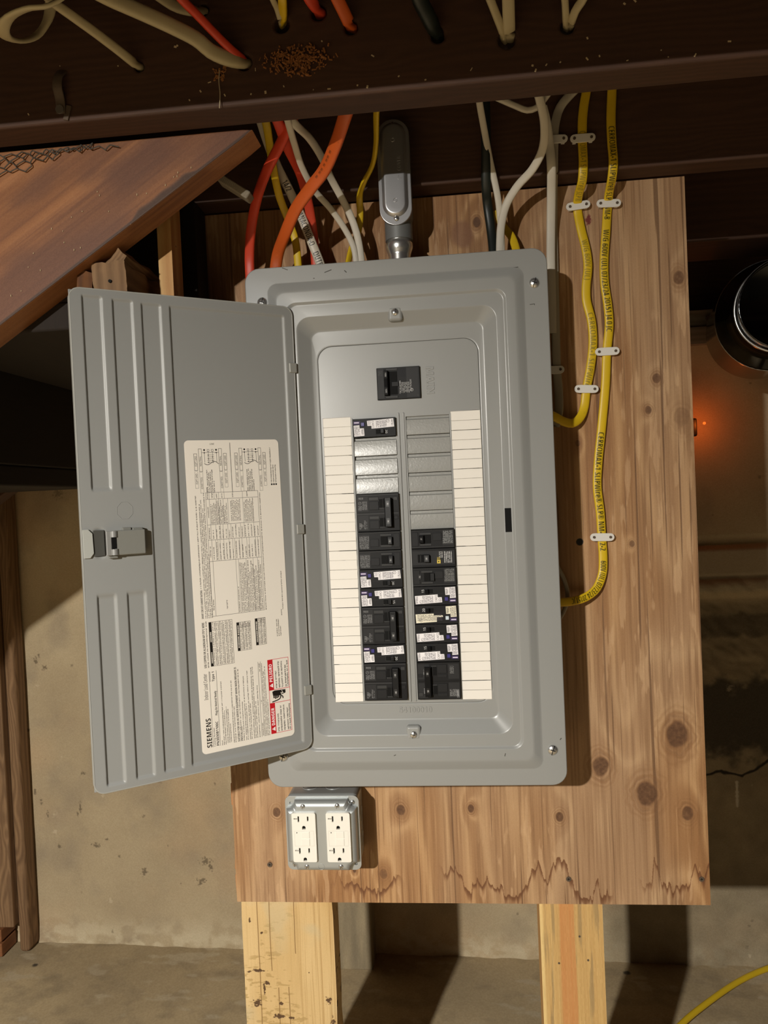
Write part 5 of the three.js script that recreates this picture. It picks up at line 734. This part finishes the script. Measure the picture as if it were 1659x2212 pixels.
// loose timbers behind the open door
{
  const g = thing('broken_timber', 'splintered end of an old timber under the stair stringer above the door', 'timber', [-0.3275, 0.2925, 0.045]);
  const rough = (w, h, d, seed) => { const q = new THREE.BoxGeometry(w, h, d, 10, 12, 8), p = q.attributes.position; for (let i = 0; i < p.count; i++) { const x = p.getX(i), y = p.getY(i), z = p.getZ(i), k = 0.006; p.setXYZ(i, x + k * (fbm(y * 60 + 5, z * 60, seed, 3) - 0.5) * (Math.abs(x) > w * 0.45), y + k * 2.2 * (fbm(x * 50, z * 40, seed + 3, 3) - 0.5) * (y > 0), z + k * (fbm(x * 60, y * 60, seed + 7, 3) - 0.5)); } q.computeVertexNormals(); return uvGrain(q, 2, 0.25, 1, seed * 0.1, 0); };
  mesh('end_grain', at(rough(0.041, 0.034, 0.146, 3), 0, 0.017, 0), M.rough, g); mesh('sliver', at(rough(0.014, 0.022, 0.14, 9).rotateZ(-0.75), 0.009, 0.038, 0), M.rough, g);
  mesh('nail_hole', at(cyl(0.0020, 0.0020, 0.002, 12).rotateX(Math.PI / 2), 0.001, 0.013, 0.0735), M.blackDeep, g);
  single('timber_offcut', at(rough(0.0195, 0.026, 0.13, 15), -0.3590, 0.3055, 0.050), std(rgb(206, 168, 116), 0.8, 0, { map: TB }), 'small pale timber offcut beside the splintered timber end', 'timber');
  single('hanging_strut', uvGrain(box(-0.2933, -0.2752, 0.06, 0.461, 0.015, 0.05), 1, 0.25, 1, 0.3), M.postRed, 'thin pale wooden strut hanging behind the open door', 'strut');
  single('hanging_strut', uvGrain(box(-0.3125, -0.2772, 0.06, 0.461, -0.095, -0.05), 1, 0.25, 1, 0.6), M.oldWood, 'dark brown wooden strut hanging behind the pale strut', 'strut');
  single('wood_slat', at(rbox(0.045, 0.010, 0.020, 0.002).rotateZ(-0.62), -0.190, 0.432, 0.045), M.greyWood, 'short grey slat tip poking out behind the stringer end', 'slat');
  const fr = thing('stair_post', 'brown upright boards at the stair foot against the concrete wall', 'post', [-1.10, FLOOR + 0.024, -0.74]);
  mesh('board', at(uvGrain(rbox(0.14, 1.30, 0.04, 0.003), 1), -0.0, 0.72, 0.02), M.rough, fr); mesh('trim', at(uvGrain(rbox(0.026, 1.40, 0.05, 0.010, 3), 1, 0.25, 1, 0.5), 0.0835, 0.70, 0.0), std(0xffffff, 0.85, 0, { map: TB }), fr);
  mesh('foot_block', at(uvGrain(rbox(0.11, 0.030, 0.06, 0.003), 0), -0.015, 0.052, 0.015), M.block, fr); mesh('foot_block', at(uvGrain(rbox(0.11, 0.032, 0.06, 0.003), 0, 0.25, 1, 0.4), -0.015, 0.017, 0.015), M.block, fr);
}
// rusty strap on the joist, wood dust, cobweb, chicken wire
{
  const g = thing('pipe_strap', 'rusty metal strap nailed to the dark joist', 'strap', [-0.342, 0.4743, 0.18]);
  mesh('strap', sweep([[0.003, 0.042, 0.001], [0.001, 0.034, 0.007], [0.0, 0.022, 0.009], [0.0, 0.010, 0.004], [-0.001, -0.004, 0.002]], 0.011, 0.002, { sides: 10 }), M.rust, g);
  mesh('nail', at(cyl(0.0046, 0.0046, 0.002, 18).rotateX(Math.PI / 2), -0.001, 0, 0.004), std(rgb(128, 122, 114), 0.5, 0.6), g);
  mesh('tongue', at(rbox(0.006, 0.016, 0.002, 0.0006).rotateZ(-0.3), 0.006, -0.003, 0.001), M.rust, g);
  const R = rng(19), chips = [];
  for (let k = 0; k < 420; k++) { const a = R() * 6.28, q = R() ** 0.8, x = -0.078 + Math.cos(a) * q * 0.038 * (0.6 + R() * 0.6), y = 0.502 + Math.sin(a) * q * 0.017 + 0.25 * (x + 0.078) * (R() - 0.5); const c = rbox(0.0008 + R() * R() * 0.0055, 0.0006 + R() * 0.0011, 0.0006 + R() * 0.002, 0.0002, 1); c.rotateZ(R() * 3.1); c.rotateY(R() * 0.8); chips.push(at(c, x, y, 0.1805 + R() * 0.003)); }
  for (let k = 0; k < 40; k++) { const c = rbox(0.001 + R() * 0.003, 0.001 + R() * 0.002, 0.001, 0.0003, 1); c.rotateZ(R() * 3); chips.push(at(c, -0.164 + (R() - 0.5) * 0.014, 0.498 + (R() - 0.5) * 0.016, 0.1806)); }
  const d = single('wood_dust', merge(chips), std(rgb(150, 98, 52), 0.9), 'crumbly orange wood dust clinging to the dark joist', 'wood dust'); d.userData.kind = 'stuff';
  single('cobweb_thread', sweep([[-0.1635, 0.50, 0.182], [-0.1645, 0.488, 0.183], [-0.1638, 0.474, 0.1835], [-0.165, 0.459, 0.184]], 0.0011, 0.0009, { sides: 6, step: 0.002 }), std(rgb(176, 160, 130), 0.9), 'dusty cobweb thread hanging from the joist hole', 'cobweb');
  const flecks = []; for (let k = 0; k < 46; k++) { const c = rbox(0.0008 + R() * 0.0014, 0.0008 + R() * 0.003, 0.0006, 0.0002, 1); c.rotateZ(R() * 3); const w = R(); flecks.push(at(c, R() * 0.9 - 0.45, w < 0.6 ? 0.468 + R() * 0.07 : 0.468 + R() * 0.01, 0.1804)); }
  for (let k = 0; k < 22; k++) { const c = rbox(0.001, 0.0012 + R() * 0.0012, 0.0008, 0.0003, 1); const x = -0.45 + R() * 0.26; flecks.push(at(c, x, 0.4513 + (x + 0.158) * 0.6352 + 0.004 + R() * 0.1 * (x < -0.3 ? 1 : 0.3), 0.1322)); }
  single('plaster_flecks', merge(flecks), std(rgb(196, 176, 140), 0.9), 'scattered pale flecks stuck to joist and stringer', 'debris').userData.kind = 'stuff';
  const wires = [], hex = 0.0085, jit = (k) => (hash(k, 3, 5) - 0.5) * 0.005;
  for (let r = 0; r < 4; r++) for (let c = 0; c < 20; c++) {
    const node = (rr, cc) => [-0.455 + cc * hex * 0.9 + jit(rr * 31 + cc), 0.4545 - rr * hex * 0.75 + ((rr + cc) % 2 ? 0.0022 : -0.0022) + 0.012 * (cc / 20) * (rr > 0 ? 1 : 0) + jit(rr * 17 + cc * 3) * 0.7, 0.1335 + Math.abs(jit(rr + cc * 5))];
    if (r > 0 && c > 20 - r * 5) continue;
    wires.push(sweep([node(r, c), node(r, c + 1)].flatMap((p, i, a) => (i ? [[(a[0][0] + p[0]) / 2, (a[0][1] + p[1]) / 2, p[2] + 0.0004], p] : [p])), 0.0014, 0.0014, { sides: 5, step: 0.005 })); if ((r + c) % 2 === 0 && r < 3 && c < 18 - r * 5) wires.push(sweep([node(r, c), [(node(r, c)[0] + node(r + 1, c)[0]) / 2, (node(r, c)[1] + node(r + 1, c)[1]) / 2, 0.1345], node(r + 1, c)], 0.0012, 0.0012, { sides: 5, step: 0.005 }));
  }
  single('chicken_wire', merge(wires), std(rgb(84, 78, 70), 0.6, 0.5), 'dusty hexagonal chicken wire along the top of the stair stringer', 'wire mesh');
}
renderer.render(scene, camera);
